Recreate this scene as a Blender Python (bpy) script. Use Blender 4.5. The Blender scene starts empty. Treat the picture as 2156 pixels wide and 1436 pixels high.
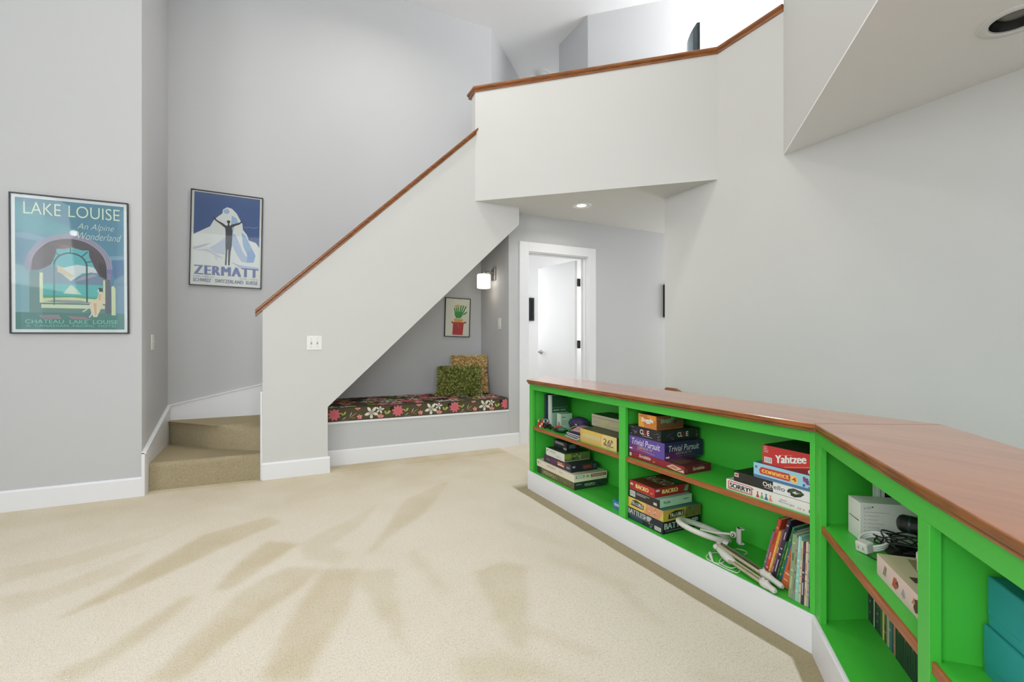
import bpy, math, random
from mathutils import Matrix, Vector
random.seed(7)
SC = bpy.context.scene
COL = SC.collection
R = math.radians

# ------------------------------------------------------------------ camera
cam = bpy.data.cameras.new('camera')
cam.sensor_width = 36.0
cam.lens = 36.0 * 1000.0 / 2156.0
cam.clip_start = 0.02
camo = bpy.data.objects.new('camera', cam)
camo.location = (0, 0, 1.1)
camo.rotation_euler = (R(90), 0, -math.atan(0.5))
COL.objects.link(camo)
SC.camera = camo

# ------------------------------------------------------------------ colour management, world
SC.view_settings.view_transform = 'Standard'
SC.view_settings.look = 'None'
SC.view_settings.exposure = -0.43
SC.view_settings.gamma = 1.0
SC.view_settings.use_curve_mapping = False
W = bpy.data.worlds.new('world'); SC.world = W
W.use_nodes = True
wn = W.node_tree.nodes; wl = W.node_tree.links
wn.clear()
wo = wn.new('ShaderNodeOutputWorld'); wb = wn.new('ShaderNodeBackground')
wb.inputs[0].default_value = (0.86, 0.92, 1.0, 1); wb.inputs[1].default_value = 4.0
wl.new(wb.outputs[0], wo.inputs[0])

def area(name, loc, target, sx, sy, power, col=(1, 1, 1), spread=180):
    l = bpy.data.lights.new(name, 'AREA'); l.shape = 'RECTANGLE'; l.size = sx; l.size_y = sy
    l.energy = power; l.color = col; l.spread = R(spread)
    o = bpy.data.objects.new(name, l); o.location = loc
    o.rotation_euler = (Vector(target) - Vector(loc)).to_track_quat('-Z', 'Y').to_euler()
    COL.objects.link(o); return o
DAY = (0.985, 0.99, 1.0)
# daylight through the two big windows behind the photographer and the side window; the loft window is added
area('window_and_fill_light', (-0.9, -4.45, 2.75), (-0.9, 0, 2.6), 4.0, 2.3, 80, DAY)
area('window_and_fill_light', (-3.45, -1.4, 2.75), (0, -1.0, 3.0), 3.0, 1.6, 124, DAY)
area('window_and_fill_light', (4.9, 2.25, 4.0), (5.6, 5.5, 3.8), 1.8, 1.0, 150, DAY)  # unseen loft window, added to whiten the loft's far wall
area('window_and_fill_light', (2.36, 5.7, 1.6), (4.0, 5.6, 1.5), 1.0, 1.2, 11, DAY)  # added fill for the door leaf; the bedroom has no window
area('window_and_fill_light', (4.85, 5.7, 1.6), (3.0, 5.6, 1.4), 1.0, 1.2, 26, DAY)  # second added fill, brightens the bedroom walls
area('window_and_fill_light', (5.9, 3.9, 1.5), (4.0, 4.2, 1.3), 0.7, 1.4, 42, DAY)  # added fill from the hall's end, where no window is built
def lamp_disc(name, loc, power, rad=0.06, col=(1, 0.955, 0.89), spread=150):
    l = bpy.data.lights.new(name, 'AREA'); l.shape = 'DISK'; l.size = rad * 2
    l.energy = power; l.color = col; l.spread = R(spread)
    o = bpy.data.objects.new(name, l); o.location = loc
    COL.objects.link(o); return o
HIGH_CANS = [(1.95, 2.55), (0.9, 3.85), (-0.75, 2.6), (-0.75, 0.2), (0.6, 0.6)]  # first read from shadow edges; the rest unseen, added for brightness
for cx, cy in HIGH_CANS:
    lamp_disc('can_lamp', (cx, cy, 4.765), 22 if cy > 3 else 10, 0.07)  # the added stair can runs stronger to lift the stair wall's top
lamp_disc('can_lamp', (2.726, 3.91, 2.432), 4.5, 0.05)

# ------------------------------------------------------------------ materials
def lin(c):
    r = []
    for v in c:
        v /= 255.0
        r.append(v / 12.92 if v <= 0.04045 else ((v + 0.055) / 1.055) ** 2.4)
    return tuple(r)
MATS = {}
def P(nt):
    for n in nt.nodes:
        if n.type == 'BSDF_PRINCIPLED': return n
def mat(name, c, rough=0.6, metal=0.0, var=0.04, scale=8.0, bump=0.0, bscale=200.0, coat=0.0, spec=0.5, emit=0.0, stretch=None, dark=None):
    """procedural material: a base colour with a soft noise variation and an optional noise bump"""
    if name in MATS: return MATS[name]
    m = bpy.data.materials.new(name); m.use_nodes = True
    nt = m.node_tree; b = P(nt); L = nt.links
    b.inputs['Roughness'].default_value = rough
    b.inputs['Metallic'].default_value = metal
    b.inputs['Specular IOR Level'].default_value = spec
    b.inputs['Coat Weight'].default_value = coat
    b.inputs['Coat Roughness'].default_value = 0.15
    tc = nt.nodes.new('ShaderNodeTexCoord'); src = tc.outputs['Object']
    if stretch:
        mp = nt.nodes.new('ShaderNodeMapping'); mp.inputs['Scale'].default_value = stretch[:3]
        if len(stretch) > 3: mp.inputs['Rotation'].default_value = (0, 0, stretch[3])
        L.new(src, mp.inputs[0]); src = mp.outputs[0]
    n = nt.nodes.new('ShaderNodeTexNoise'); n.inputs['Scale'].default_value = scale
    n.inputs['Detail'].default_value = 4.0
    L.new(src, n.inputs['Vector'])
    mx = nt.nodes.new('ShaderNodeMix'); mx.data_type = 'RGBA'
    l = lin(c)
    if dark: d = lin(dark); l2 = l
    else:
        d = tuple(v * (1 - var) for v in l); l2 = tuple(min(1, v * (1 + var)) for v in l)
    mx.inputs[6].default_value = (*d, 1); mx.inputs[7].default_value = (*l2, 1)
    if dark:
        rp = nt.nodes.new('ShaderNodeMapRange'); rp.inputs[1].default_value = 0.35; rp.inputs[2].default_value = 0.65
        L.new(n.outputs['Fac'], rp.inputs[0]); L.new(rp.outputs[0], mx.inputs[0])
    else:
        L.new(n.outputs['Fac'], mx.inputs[0])
    L.new(mx.outputs[2], b.inputs['Base Color'])
    if emit:
        b.inputs['Emission Color'].default_value = (*lin(c), 1); b.inputs['Emission Strength'].default_value = emit
    if bump:
        bn = nt.nodes.new('ShaderNodeTexNoise'); bn.inputs['Scale'].default_value = bscale; bn.inputs['Detail'].default_value = 3.0
        L.new(src, bn.inputs['Vector'])
        bp = nt.nodes.new('ShaderNodeBump'); bp.inputs['Strength'].default_value = bump; bp.inputs['Distance'].default_value = 0.004
        L.new(bn.outputs['Fac'], bp.inputs['Height']); L.new(bp.outputs[0], b.inputs['Normal'])
    MATS[name] = m
    return m
def ink(c, rough=0.5):
    return mat('print_%d_%d_%d' % tuple(c), c, rough, var=0.03, scale=30)

M_GREY = mat('grey_wall_paint', (198, 199, 200), 0.75, var=0.012, scale=3, bump=0.04, bscale=350, spec=0.25)
M_WHITE = mat('off_white_wall_paint', (212, 212, 209), 0.75, var=0.012, scale=3, bump=0.04, bscale=350, spec=0.25)
M_CEIL = mat('ceiling_paint', (246, 246, 246), 0.85, var=0.01, scale=3, bump=0.05, bscale=300, spec=0.2)
M_TRIM = mat('white_trim_paint', (234, 235, 238), 0.38, var=0.01, scale=5)
M_ROOM = mat('bright_white_paint', (238, 239, 240), 0.75, var=0.01, scale=3)
M_GREEN = mat('green_cabinet_paint', (70, 190, 62), 0.42, var=0.025, scale=6, bump=0.03, bscale=90)
M_RAIL = mat('stained_rail_wood', (158, 94, 40), 0.34, dark=(114, 66, 27), scale=9, stretch=(1, 1, 8), coat=0.25, bump=0.05, bscale=40)
M_EDGE = mat('shelf_edge_wood', (172, 102, 52), 0.4, dark=(146, 80, 38), scale=7, stretch=(6, 1, 12), bump=0.05, bscale=40)
def wood(name, rot):
    m = mat(name, (188, 118, 76), 0.28, dark=(168, 100, 60), scale=2.4, stretch=(7, 0.8, 7, rot), coat=0.9, bump=0.015, bscale=30)
    return m
M_TOP1 = wood('cherry_top_wood', 0.0)
M_TOP2 = wood('cherry_top_wood_angled', R(45))

# ------------------------------------------------------------------ mesh builder
TXT = {}
def text_mesh(s, bold, shear, gap=0.0):
    k = (s, bold, shear, gap)
    if k not in TXT:
        cu = bpy.data.curves.new('t', 'FONT'); cu.body = s; cu.offset = bold; cu.shear = shear; cu.resolution_u = 4
        cu.space_character = 1.0 + bold * 1.2 + gap
        ob = bpy.data.objects.new('t', cu); me = ob.to_mesh()
        vs = [v.co.copy() for v in me.vertices]; fs = [tuple(p.vertices) for p in me.polygons]
        ob.to_mesh_clear(); bpy.data.objects.remove(ob); bpy.data.curves.remove(cu)
        x0 = min(v.x for v in vs); x1 = max(v.x for v in vs); y0 = min(v.y for v in vs); y1 = max(v.y for v in vs)
        TXT[k] = ([((v.x - x0) / (x1 - x0), (v.y - y0) / max(1e-6, y1 - y0)) for v in vs], fs)
    return TXT[k]
class MB:
    def __init__(s): s.v = []; s.f = []; s.m = []; s.sm = []; s.ms = []
    def mi(s, m):
        if m not in s.ms: s.ms.append(m)
        return s.ms.index(m)
    def add(s, vs, fs, m, smooth=False, T=None):
        o = len(s.v)
        for v in vs:
            v = Vector(v)
            s.v.append(tuple(T @ v) if T else tuple(v))
        ms = m if isinstance(m, (list, tuple)) else [m] * len(fs)
        for f, mm in zip(fs, ms):
            s.f.append(tuple(i + o for i in f)); s.m.append(s.mi(mm)); s.sm.append(smooth)
        return s
    def box(s, x0, x1, y0, y1, z0, z1, m, T=None):
        # face order: bottom, top, -y, +y, -x, +x
        vs = [(x0, y0, z0), (x1, y0, z0), (x1, y1, z0), (x0, y1, z0), (x0, y0, z1), (x1, y0, z1), (x1, y1, z1), (x0, y1, z1)]
        fs = [(0, 3, 2, 1), (4, 5, 6, 7), (0, 1, 5, 4), (2, 3, 7, 6), (3, 0, 4, 7), (1, 2, 6, 5)]
        return s.add(vs, fs, m, False, T)
    def prism(s, pts, a0, a1, m, axis='z', T=None):
        n = len(pts)
        def mk(p, h):
            return (p[0], p[1], h) if axis == 'z' else ((p[0], h, p[1]) if axis == 'y' else (h, p[0], p[1]))
        vs = [mk(p, a0) for p in pts] + [mk(p, a1) for p in pts]
        A = sum(pts[i][0] * pts[(i + 1) % n][1] - pts[(i + 1) % n][0] * pts[i][1] for i in range(n))
        flip = (A < 0) != (axis == 'y')
        fs = [tuple(range(n))[::-1], tuple(range(n, 2 * n))] + [(i, (i + 1) % n, n + (i + 1) % n, n + i) for i in range(n)]
        if flip: fs = [f[::-1] for f in fs]
        return s.add(vs, fs, m, False, T)
    def tube(s, pts, r, m, n=10, closed=False, T=None, flat=1.0, smooth=True):
        pts = [Vector(p) for p in pts]; k = len(pts)
        rs = r if isinstance(r, (list, tuple)) else [r] * k
        vs = []; up = Vector((0, 0, 1)); prev = None
        for i, p in enumerate(pts):
            if closed: t = pts[(i + 1) % k] - pts[i - 1]
            else: t = pts[min(i + 1, k - 1)] - pts[max(i - 1, 0)]
            t.normalize()
            if prev is None:
                a = up if abs(t.z) < 0.9 else Vector((1, 0, 0))
                a = (a - t * a.dot(t)).normalized()
            else:
                a = (prev - t * prev.dot(t)).normalized()
            prev = a; b = t.cross(a)
            for j in range(n):
                w = 2 * math.pi * j / n
                vs.append(p + (a * math.cos(w) * flat + b * math.sin(w)) * rs[i])
        fs = []
        for i in range(k if closed else k - 1):
            for j in range(n):
                fs.append((i * n + j, i * n + (j + 1) % n, ((i + 1) % k) * n + (j + 1) % n, ((i + 1) % k) * n + j))
        s.add(vs, fs, m, smooth, T)
        if not closed:
            s.add(vs[:n], [tuple(range(n))[::-1]], m, False, T); s.add(vs[-n:], [tuple(range(n))], m, False, T)
        return s
    def lathe(s, prof, m, n=28, T=None, smooth=True):
        vs = []
        for r, z in prof:
            for j in range(n):
                w = 2 * math.pi * j / n; vs.append((r * math.cos(w), r * math.sin(w), z))
        fs = []
        for i in range(len(prof) - 1):
            for j in range(n):
                fs.append((i * n + j, i * n + (j + 1) % n, (i + 1) * n + (j + 1) % n, (i + 1) * n + j))
        return s.add(vs, fs, m, smooth, T)
    def ball(s, c, r, m, n=12, T=None):
        c = Vector(c); rr = r if isinstance(r, (list, tuple)) else (r, r, r)
        vs = []; k = n // 2
        for i in range(k + 1):
            a = math.pi * i / k
            for j in range(n):
                w = 2 * math.pi * j / n
                vs.append(c + Vector((rr[0] * math.sin(a) * math.cos(w), rr[1] * math.sin(a) * math.sin(w), -rr[2] * math.cos(a))))
        fs = [(i * n + j, i * n + (j + 1) % n, (i + 1) * n + (j + 1) % n, (i + 1) * n + j) for i in range(k) for j in range(n)]
        return s.add(vs, fs, m, True, T)
    def flat(s, pts, m, T=None): return s.add(pts, [tuple(range(len(pts)))], m, False, T)
    def text(s, t, o, right, up, w, h, m, bold=0.0, shear=0.0, rise=0.0, T=None, gap=0.0):
        vs, fs = text_mesh(t, bold, shear, gap)
        o = Vector(o); right = Vector(right); up = Vector(up)
        return s.add([o + right * (w * a) + up * (h * b + rise * a) for a, b in vs], fs, m, False, T)
    def build(s, name, parent=None, bevel=0.0, seg=2, subsurf=0, loc=None, merge=False):
        me = bpy.data.meshes.new(name); me.from_pydata(s.v, [], s.f)
        for m in s.ms: me.materials.append(m)
        me.polygons.foreach_set('material_index', s.m); me.polygons.foreach_set('use_smooth', s.sm)
        me.update()
        o = bpy.data.objects.new(name, me); COL.objects.link(o)
        if parent: o.parent = parent
        if loc: o.location = loc
        if bevel:
            b = o.modifiers.new('bevel', 'BEVEL'); b.width = bevel; b.segments = seg; b.limit_method = 'ANGLE'; b.angle_limit = R(40)
            b.harden_normals = False
        if subsurf:
            u = o.modifiers.new('sub', 'SUBSURF'); u.levels = subsurf; u.render_levels = subsurf
        return o
def tag(o, label=None, cat=None, group=None):
    if label: o['label'] = label
    if cat: o['category'] = cat
    if group: o['group'] = group
    return o
def struct(mb, name, **k):
    o = mb.build(name, **k); o['kind'] = 'structure'; return o
def thing(name, label, cat, loc=(0, 0, 0), rot=(0, 0, 0), group=None, M=None):
    o = bpy.data.objects.new(name, None); COL.objects.link(o); o.empty_display_size = 0.05
    if M is not None: o.matrix_world = M
    else: o.location = loc; o.rotation_euler = rot
    return tag(o, label, cat, group)

# ------------------------------------------------------------------ the room
HC = 2.445; HT = 4.78; LF = 2.65          # hall ceiling, high ceiling, loft floor
# carpet with vacuumed nap (a point attribute holds where the pile lies dark, and a darker back)
def carpet_material():
    m = bpy.data.materials.new('beige_cut_pile_carpet'); m.use_nodes = True
    nt = m.node_tree; b = P(nt); L = nt.links; N = nt.nodes
    b.inputs['Roughness'].default_value = 0.95; b.inputs['Specular IOR Level'].default_value = 0.1
    b.inputs['Sheen Weight'].default_value = 0.15
    at = N.new('ShaderNodeAttribute'); at.attribute_name = 'nap'
    geo = N.new('ShaderNodeNewGeometry')
    big = N.new('ShaderNodeTexNoise'); big.inputs['Scale'].default_value = 2.2; big.inputs['Detail'].default_value = 5
    L.new(geo.outputs['Position'], big.inputs['Vector'])
    fr = N.new('ShaderNodeTexNoise'); fr.inputs['Scale'].default_value = 3.5; fr.inputs['Detail'].default_value = 6
    L.new(geo.outputs['Position'], fr.inputs['Vector'])
    fm = N.new('ShaderNodeMapRange'); fm.inputs[1].default_value = 0.32; fm.inputs[2].default_value = 0.6; fm.inputs[3].default_value = 0.65; fm.inputs[4].default_value = 1.1
    L.new(fr.outputs['Fac'], fm.inputs[0])
    nm = N.new('ShaderNodeMath'); nm.operation = 'MULTIPLY'; L.new(at.outputs['Fac'], nm.inputs[0]); L.new(fm.outputs[0], nm.inputs[1])
    ad = N.new('ShaderNodeMath'); ad.operation = 'MULTIPLY_ADD'; ad.inputs[1].default_value = 0.55; ad.use_clamp = True
    mr = N.new('ShaderNodeMath'); mr.operation = 'SUBTRACT'; mr.inputs[1].default_value = 0.42
    L.new(big.outputs['Fac'], mr.inputs[0]); L.new(mr.outputs[0], ad.inputs[0]); L.new(nm.outputs[0], ad.inputs[2])
    mx = N.new('ShaderNodeMix'); mx.data_type = 'RGBA'
    mx.inputs[6].default_value = (*lin((249, 239, 221)), 1); mx.inputs[7].default_value = (*lin((216, 199, 158)), 1)
    L.new(ad.outputs[0], mx.inputs[0])
    sp = N.new('ShaderNodeTexNoise'); sp.inputs['Scale'].default_value = 320; sp.inputs['Detail'].default_value = 2
    L.new(geo.outputs['Position'], sp.inputs['Vector'])
    sr = N.new('ShaderNodeMapRange'); sr.inputs[1].default_value = 0.3; sr.inputs[2].default_value = 0.62; sr.inputs[3].default_value = 0.7; sr.inputs[4].default_value = 1.04
    L.new(sp.outputs['Fac'], sr.inputs[0])
    mu = N.new('ShaderNodeMix'); mu.data_type = 'RGBA'; mu.blend_type = 'MULTIPLY'; mu.inputs[0].default_value = 1.0
    sx = N.new('ShaderNodeSeparateXYZ'); L.new(geo.outputs['Position'], sx.inputs[0])
    df = N.new('ShaderNodeMath'); df.operation = 'SUBTRACT'; L.new(sx.outputs[0], df.inputs[0]); L.new(sx.outputs[1], df.inputs[1])
    def ramp(src, a, b_):
        q = N.new('ShaderNodeMapRange'); q.inputs[1].default_value = a; q.inputs[2].default_value = b_; L.new(src, q.inputs[0]); return q.outputs[0]
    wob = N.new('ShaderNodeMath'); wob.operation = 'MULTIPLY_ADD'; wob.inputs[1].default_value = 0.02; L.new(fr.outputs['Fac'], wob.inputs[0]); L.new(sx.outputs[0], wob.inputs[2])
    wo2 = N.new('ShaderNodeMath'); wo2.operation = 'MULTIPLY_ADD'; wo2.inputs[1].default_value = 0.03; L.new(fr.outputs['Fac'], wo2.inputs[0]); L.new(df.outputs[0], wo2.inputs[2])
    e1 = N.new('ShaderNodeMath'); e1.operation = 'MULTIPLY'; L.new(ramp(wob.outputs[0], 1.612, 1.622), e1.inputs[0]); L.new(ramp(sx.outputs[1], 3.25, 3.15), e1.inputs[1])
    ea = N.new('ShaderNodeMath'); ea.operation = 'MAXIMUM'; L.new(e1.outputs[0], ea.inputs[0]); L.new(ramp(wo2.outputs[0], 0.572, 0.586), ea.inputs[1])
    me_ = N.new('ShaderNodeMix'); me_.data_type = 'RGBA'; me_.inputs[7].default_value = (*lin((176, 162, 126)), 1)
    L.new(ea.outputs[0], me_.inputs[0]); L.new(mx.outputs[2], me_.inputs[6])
    s2 = N.new('ShaderNodeTexNoise'); s2.inputs['Scale'].default_value = 95; s2.inputs['Detail'].default_value = 4; s2.inputs['Roughness'].default_value = 0.75
    L.new(geo.outputs['Position'], s2.inputs['Vector'])
    m2 = N.new('ShaderNodeMapRange'); m2.inputs[1].default_value = 0.3; m2.inputs[2].default_value = 0.5; m2.inputs[3].default_value = 0.8; m2.inputs[4].default_value = 1.0
    L.new(s2.outputs['Fac'], m2.inputs[0])
    m3 = N.new('ShaderNodeMath'); m3.operation = 'MULTIPLY'; L.new(sr.outputs[0], m3.inputs[0]); L.new(m2.outputs[0], m3.inputs[1])
    L.new(me_.outputs[2], mu.inputs[6]); L.new(m3.outputs[0], mu.inputs[7])
    L.new(mu.outputs[2], b.inputs['Base Color'])
    bp = N.new('ShaderNodeBump'); bp.inputs['Strength'].default_value = 0.7; bp.inputs['Distance'].default_value = 0.006
    L.new(sp.outputs['Fac'], bp.inputs['Height']); L.new(bp.outputs[0], b.inputs['Normal'])
    return m
M_CARPET = carpet_material()
M_STAIR = mat('stair_carpet', (190, 176, 146), 0.95, dark=(148, 136, 106), scale=260, bump=0.8, bscale=260, spec=0.1)

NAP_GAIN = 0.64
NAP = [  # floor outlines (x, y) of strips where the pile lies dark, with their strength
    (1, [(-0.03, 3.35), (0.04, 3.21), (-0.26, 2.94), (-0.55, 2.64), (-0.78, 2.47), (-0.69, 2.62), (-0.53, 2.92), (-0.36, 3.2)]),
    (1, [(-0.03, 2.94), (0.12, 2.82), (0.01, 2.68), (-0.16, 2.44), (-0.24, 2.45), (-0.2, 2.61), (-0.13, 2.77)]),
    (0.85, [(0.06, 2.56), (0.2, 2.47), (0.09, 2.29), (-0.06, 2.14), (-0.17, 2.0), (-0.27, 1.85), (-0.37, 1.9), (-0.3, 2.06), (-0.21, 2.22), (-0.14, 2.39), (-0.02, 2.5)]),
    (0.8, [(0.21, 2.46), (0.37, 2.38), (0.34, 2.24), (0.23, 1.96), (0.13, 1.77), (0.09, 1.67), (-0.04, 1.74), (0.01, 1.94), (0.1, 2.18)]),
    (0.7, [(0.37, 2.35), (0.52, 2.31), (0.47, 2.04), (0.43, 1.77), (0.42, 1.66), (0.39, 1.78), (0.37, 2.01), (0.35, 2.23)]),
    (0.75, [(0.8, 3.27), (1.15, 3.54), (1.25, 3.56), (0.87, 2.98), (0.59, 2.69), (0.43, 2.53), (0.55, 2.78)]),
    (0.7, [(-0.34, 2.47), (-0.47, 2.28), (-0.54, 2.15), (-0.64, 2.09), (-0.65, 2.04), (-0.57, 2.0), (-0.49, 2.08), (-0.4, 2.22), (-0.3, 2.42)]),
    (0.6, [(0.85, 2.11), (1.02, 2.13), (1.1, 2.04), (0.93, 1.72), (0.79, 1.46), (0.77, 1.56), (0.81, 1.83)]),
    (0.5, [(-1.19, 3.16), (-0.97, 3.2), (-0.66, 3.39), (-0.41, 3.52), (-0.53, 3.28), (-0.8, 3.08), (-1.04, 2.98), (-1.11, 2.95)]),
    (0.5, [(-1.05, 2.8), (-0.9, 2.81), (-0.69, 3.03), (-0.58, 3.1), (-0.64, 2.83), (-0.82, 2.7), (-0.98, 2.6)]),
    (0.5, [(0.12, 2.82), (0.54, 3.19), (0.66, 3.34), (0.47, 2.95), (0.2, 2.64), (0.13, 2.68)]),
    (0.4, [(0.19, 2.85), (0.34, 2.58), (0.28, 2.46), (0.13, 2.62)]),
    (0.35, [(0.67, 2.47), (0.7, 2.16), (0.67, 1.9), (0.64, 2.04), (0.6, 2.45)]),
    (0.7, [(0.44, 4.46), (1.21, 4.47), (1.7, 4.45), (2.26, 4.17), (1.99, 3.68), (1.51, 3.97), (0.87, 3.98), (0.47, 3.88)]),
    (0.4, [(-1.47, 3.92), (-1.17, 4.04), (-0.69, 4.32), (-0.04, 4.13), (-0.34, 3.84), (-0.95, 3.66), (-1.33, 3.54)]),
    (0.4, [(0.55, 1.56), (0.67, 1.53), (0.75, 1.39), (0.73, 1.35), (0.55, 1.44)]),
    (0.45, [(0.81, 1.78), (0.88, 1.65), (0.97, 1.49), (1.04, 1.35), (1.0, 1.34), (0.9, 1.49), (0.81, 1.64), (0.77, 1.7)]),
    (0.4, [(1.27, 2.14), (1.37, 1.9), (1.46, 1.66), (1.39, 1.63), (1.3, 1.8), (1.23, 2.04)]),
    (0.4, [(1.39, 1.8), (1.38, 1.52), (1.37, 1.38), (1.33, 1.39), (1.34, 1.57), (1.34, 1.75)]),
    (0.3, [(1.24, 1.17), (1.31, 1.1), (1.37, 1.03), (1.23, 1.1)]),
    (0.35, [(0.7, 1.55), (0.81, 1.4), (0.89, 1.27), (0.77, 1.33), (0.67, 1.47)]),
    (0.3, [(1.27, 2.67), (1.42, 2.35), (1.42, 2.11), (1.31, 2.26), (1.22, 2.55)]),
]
def inside(p, poly):
    x, y = p; c = False; n = len(poly); j = n - 1
    for i in range(n):
        xi, yi = poly[i]; xj, yj = poly[j]
        if (yi > y) != (yj > y) and x < (xj - xi) * (y - yi) / (yj - yi) + xi: c = not c
        j = i
    return c
def make_floor():
    x0, x1, y0, y1, st = -3.0, 2.06, -0.2, 4.5, 0.02
    nx = int(round((x1 - x0) / st)); ny = int(round((y1 - y0) / st))
    g = [[0.0] * (nx + 1) for _ in range(ny + 1)]
    for s, poly in NAP:
        a = min(p[0] for p in poly); b = max(p[0] for p in poly); c = min(p[1] for p in poly); d = max(p[1] for p in poly)
        for j in range(max(0, int((c - y0) / st)), min(ny, int((d - y0) / st) + 1) + 1):
            for i in range(max(0, int((a - x0) / st)), min(nx, int((b - x0) / st) + 1) + 1):
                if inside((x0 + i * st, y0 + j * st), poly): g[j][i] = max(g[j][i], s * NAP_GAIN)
    for _ in range(1):   # soften the strip edges
        h = [r[:] for r in g]
        for j in range(1, ny):
            for i in range(1, nx):
                h[j][i] = (g[j][i] * 4 + 2 * (g[j - 1][i] + g[j + 1][i] + g[j][i - 1] + g[j][i + 1]) + g[j - 1][i - 1] + g[j - 1][i + 1] + g[j + 1][i - 1] + g[j + 1][i + 1]) / 16
        g = h
    mb = MB(); vals = []
    vs = []
    for j in range(ny + 1):
        for i in range(nx + 1):
            x = x0 + i * st; y = y0 + j * st; vs.append((x, y, 0))
            v = g[j][i]
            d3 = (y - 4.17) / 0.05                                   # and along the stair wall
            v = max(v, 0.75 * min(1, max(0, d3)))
            v = max(v, 0.5 * min(1, max(0, (y - 2.9) / 1.2)))  # carpet grows darker towards the back of the room
            vals.append(v)
    fs = [(j * (nx + 1) + i, j * (nx + 1) + i + 1, (j + 1) * (nx + 1) + i + 1, (j + 1) * (nx + 1) + i) for j in range(ny) for i in range(nx)
          if not (x0 + (i + .5) * st - (y0 + (j + .5) * st) > 1.24)]
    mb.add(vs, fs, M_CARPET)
    # the rest of the floor, out of the fine grid
    mb.flat([(-3.6, -4.6, 0), (-3.0, -4.6, 0), (-3.0, 4.5, 0), (-3.6, 4.5, 0)], M_CARPET)
    mb.flat([(-3.0, -4.6, 0), (3.3, -4.6, 0), (3.3, -0.6, 0), (0.64, -0.6, 0), (1.04, -0.2, 0), (-3.0, -0.2, 0)], M_CARPET)
    mb.flat([(2.06, 3.0, 0), (6.0, 3.0, 0), (6.0, 4.5, 0), (2.06, 4.5, 0)], M_CARPET)
    mb.flat([(2.2, 4.5, 0), (5.0, 4.5, 0), (5.0, 6.5, 0), (2.2, 6.5, 0)], M_CARPET)
    mb.box(-3.6, 2.06, 0.9, 4.5, -0.1, -0.02, M_CARPET)
    mb.box(2.06, 6.0, 3.0, 6.5, -0.1, -0.02, M_CARPET)
    o = struct(mb, 'floor')
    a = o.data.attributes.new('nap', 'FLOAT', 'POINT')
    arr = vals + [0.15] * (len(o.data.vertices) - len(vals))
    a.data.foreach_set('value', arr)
make_floor()

def S(name, *boxes, m=M_GREY):
    mb = MB()
    for b in boxes: mb.box(*b, m)
    return struct(mb, name)
# left wall block: its right side is the return beside the stairs
S('wall_left', (-3.75, -0.845, 4.2, 5.3, 0, HT))
mb = MB(); mb.prism([(-0.845, 0), (0.3, 0), (0.3, 0.9), (2.29, 2.8), (2.29, HT), (-0.845, HT)], 5.12, 5.2, M_GREY, 'y')
mb.prism([(2.29, 5.12), (4.55, 7.38), (4.5, 7.45), (2.24, 5.2)], LF, HT, M_GREY)
struct(mb, 'wall_stair_back')
S('wall_nook', (0.25, 2.3, 5.2, 5.3, 0, HC), (2.19, 2.29, 4.575, 5.2, 0, HC))
# sloping wall beside the stairs
PT1 = (1.725, 4.24); PT2 = (3.30, 2.77); PT3 = (3.30, 2.20)
mb = MB(); mb.prism([(-0.085, 0), (0.398, 0), (0.398, 0.548), (2.20, 2.271), (2.20, HC), (2.0, LF), (1.735, LF), (1.735, 3.095), (-0.085, 1.352)], 4.24, 4.355, M_WHITE, 'y')
struct(mb, 'wall_stair_front')
mb = MB(); mb.prism([(0.42, 0.565), (2.19, 2.265), (2.19, 2.31), (0.42, 0.61)], 4.355, 5.2, M_GREY, 'y')
struct(mb, 'ceiling')     # sloping soffit over the window seat
# wall with the door, at the end of the hall
S('wall_back', (2.19, 2.41, 4.455, 4.575, 0, HC), (3.205, 6.0, 4.455, 4.575, 0, HC), (2.41, 3.205, 4.455, 4.575, 2.06, HC))
# plain wall on the right, below and above the hall opening
mb = MB(); mb.box(3.30, 3.42, -4.6, 3.37, -1.4, HC, M_WHITE)
mb.prism([(2.20, HC), (2.77, HC), (2.77, 3.50), (2.20, 3.50)], 3.30, 3.42, M_WHITE, 'x')
struct(mb, 'wall_right')
# loft parapet
dv = Vector((PT2[0] - PT1[0], PT2[1] - PT1[1])).normalized(); nv = Vector((-dv.y, dv.x))
q1 = Vector(PT1) + nv * 0.12; q2 = Vector(PT2) + nv * 0.12
mb = MB(); mb.prism([PT1, PT2, (3.42, 2.77), tuple(q2 + dv * 0.1), tuple(q1 + dv * 0.1), (1.735, 4.36)], HC, 3.50, M_WHITE)
struct(mb, 'wall_loft_parapet')
# hall ceiling, which is also the loft floor
mb = MB(); mb.prism([tuple(q1 + dv * 0.1), tuple(q2 + dv * 0.1), (3.42, 2.77), (6.3, 2.77), (6.3, 7.5), (2.3, 7.5), (2.3, 4.40), (2.05, 4.36)], HC, LF, M_WHITE)
struct(mb, 'ceiling')
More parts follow.
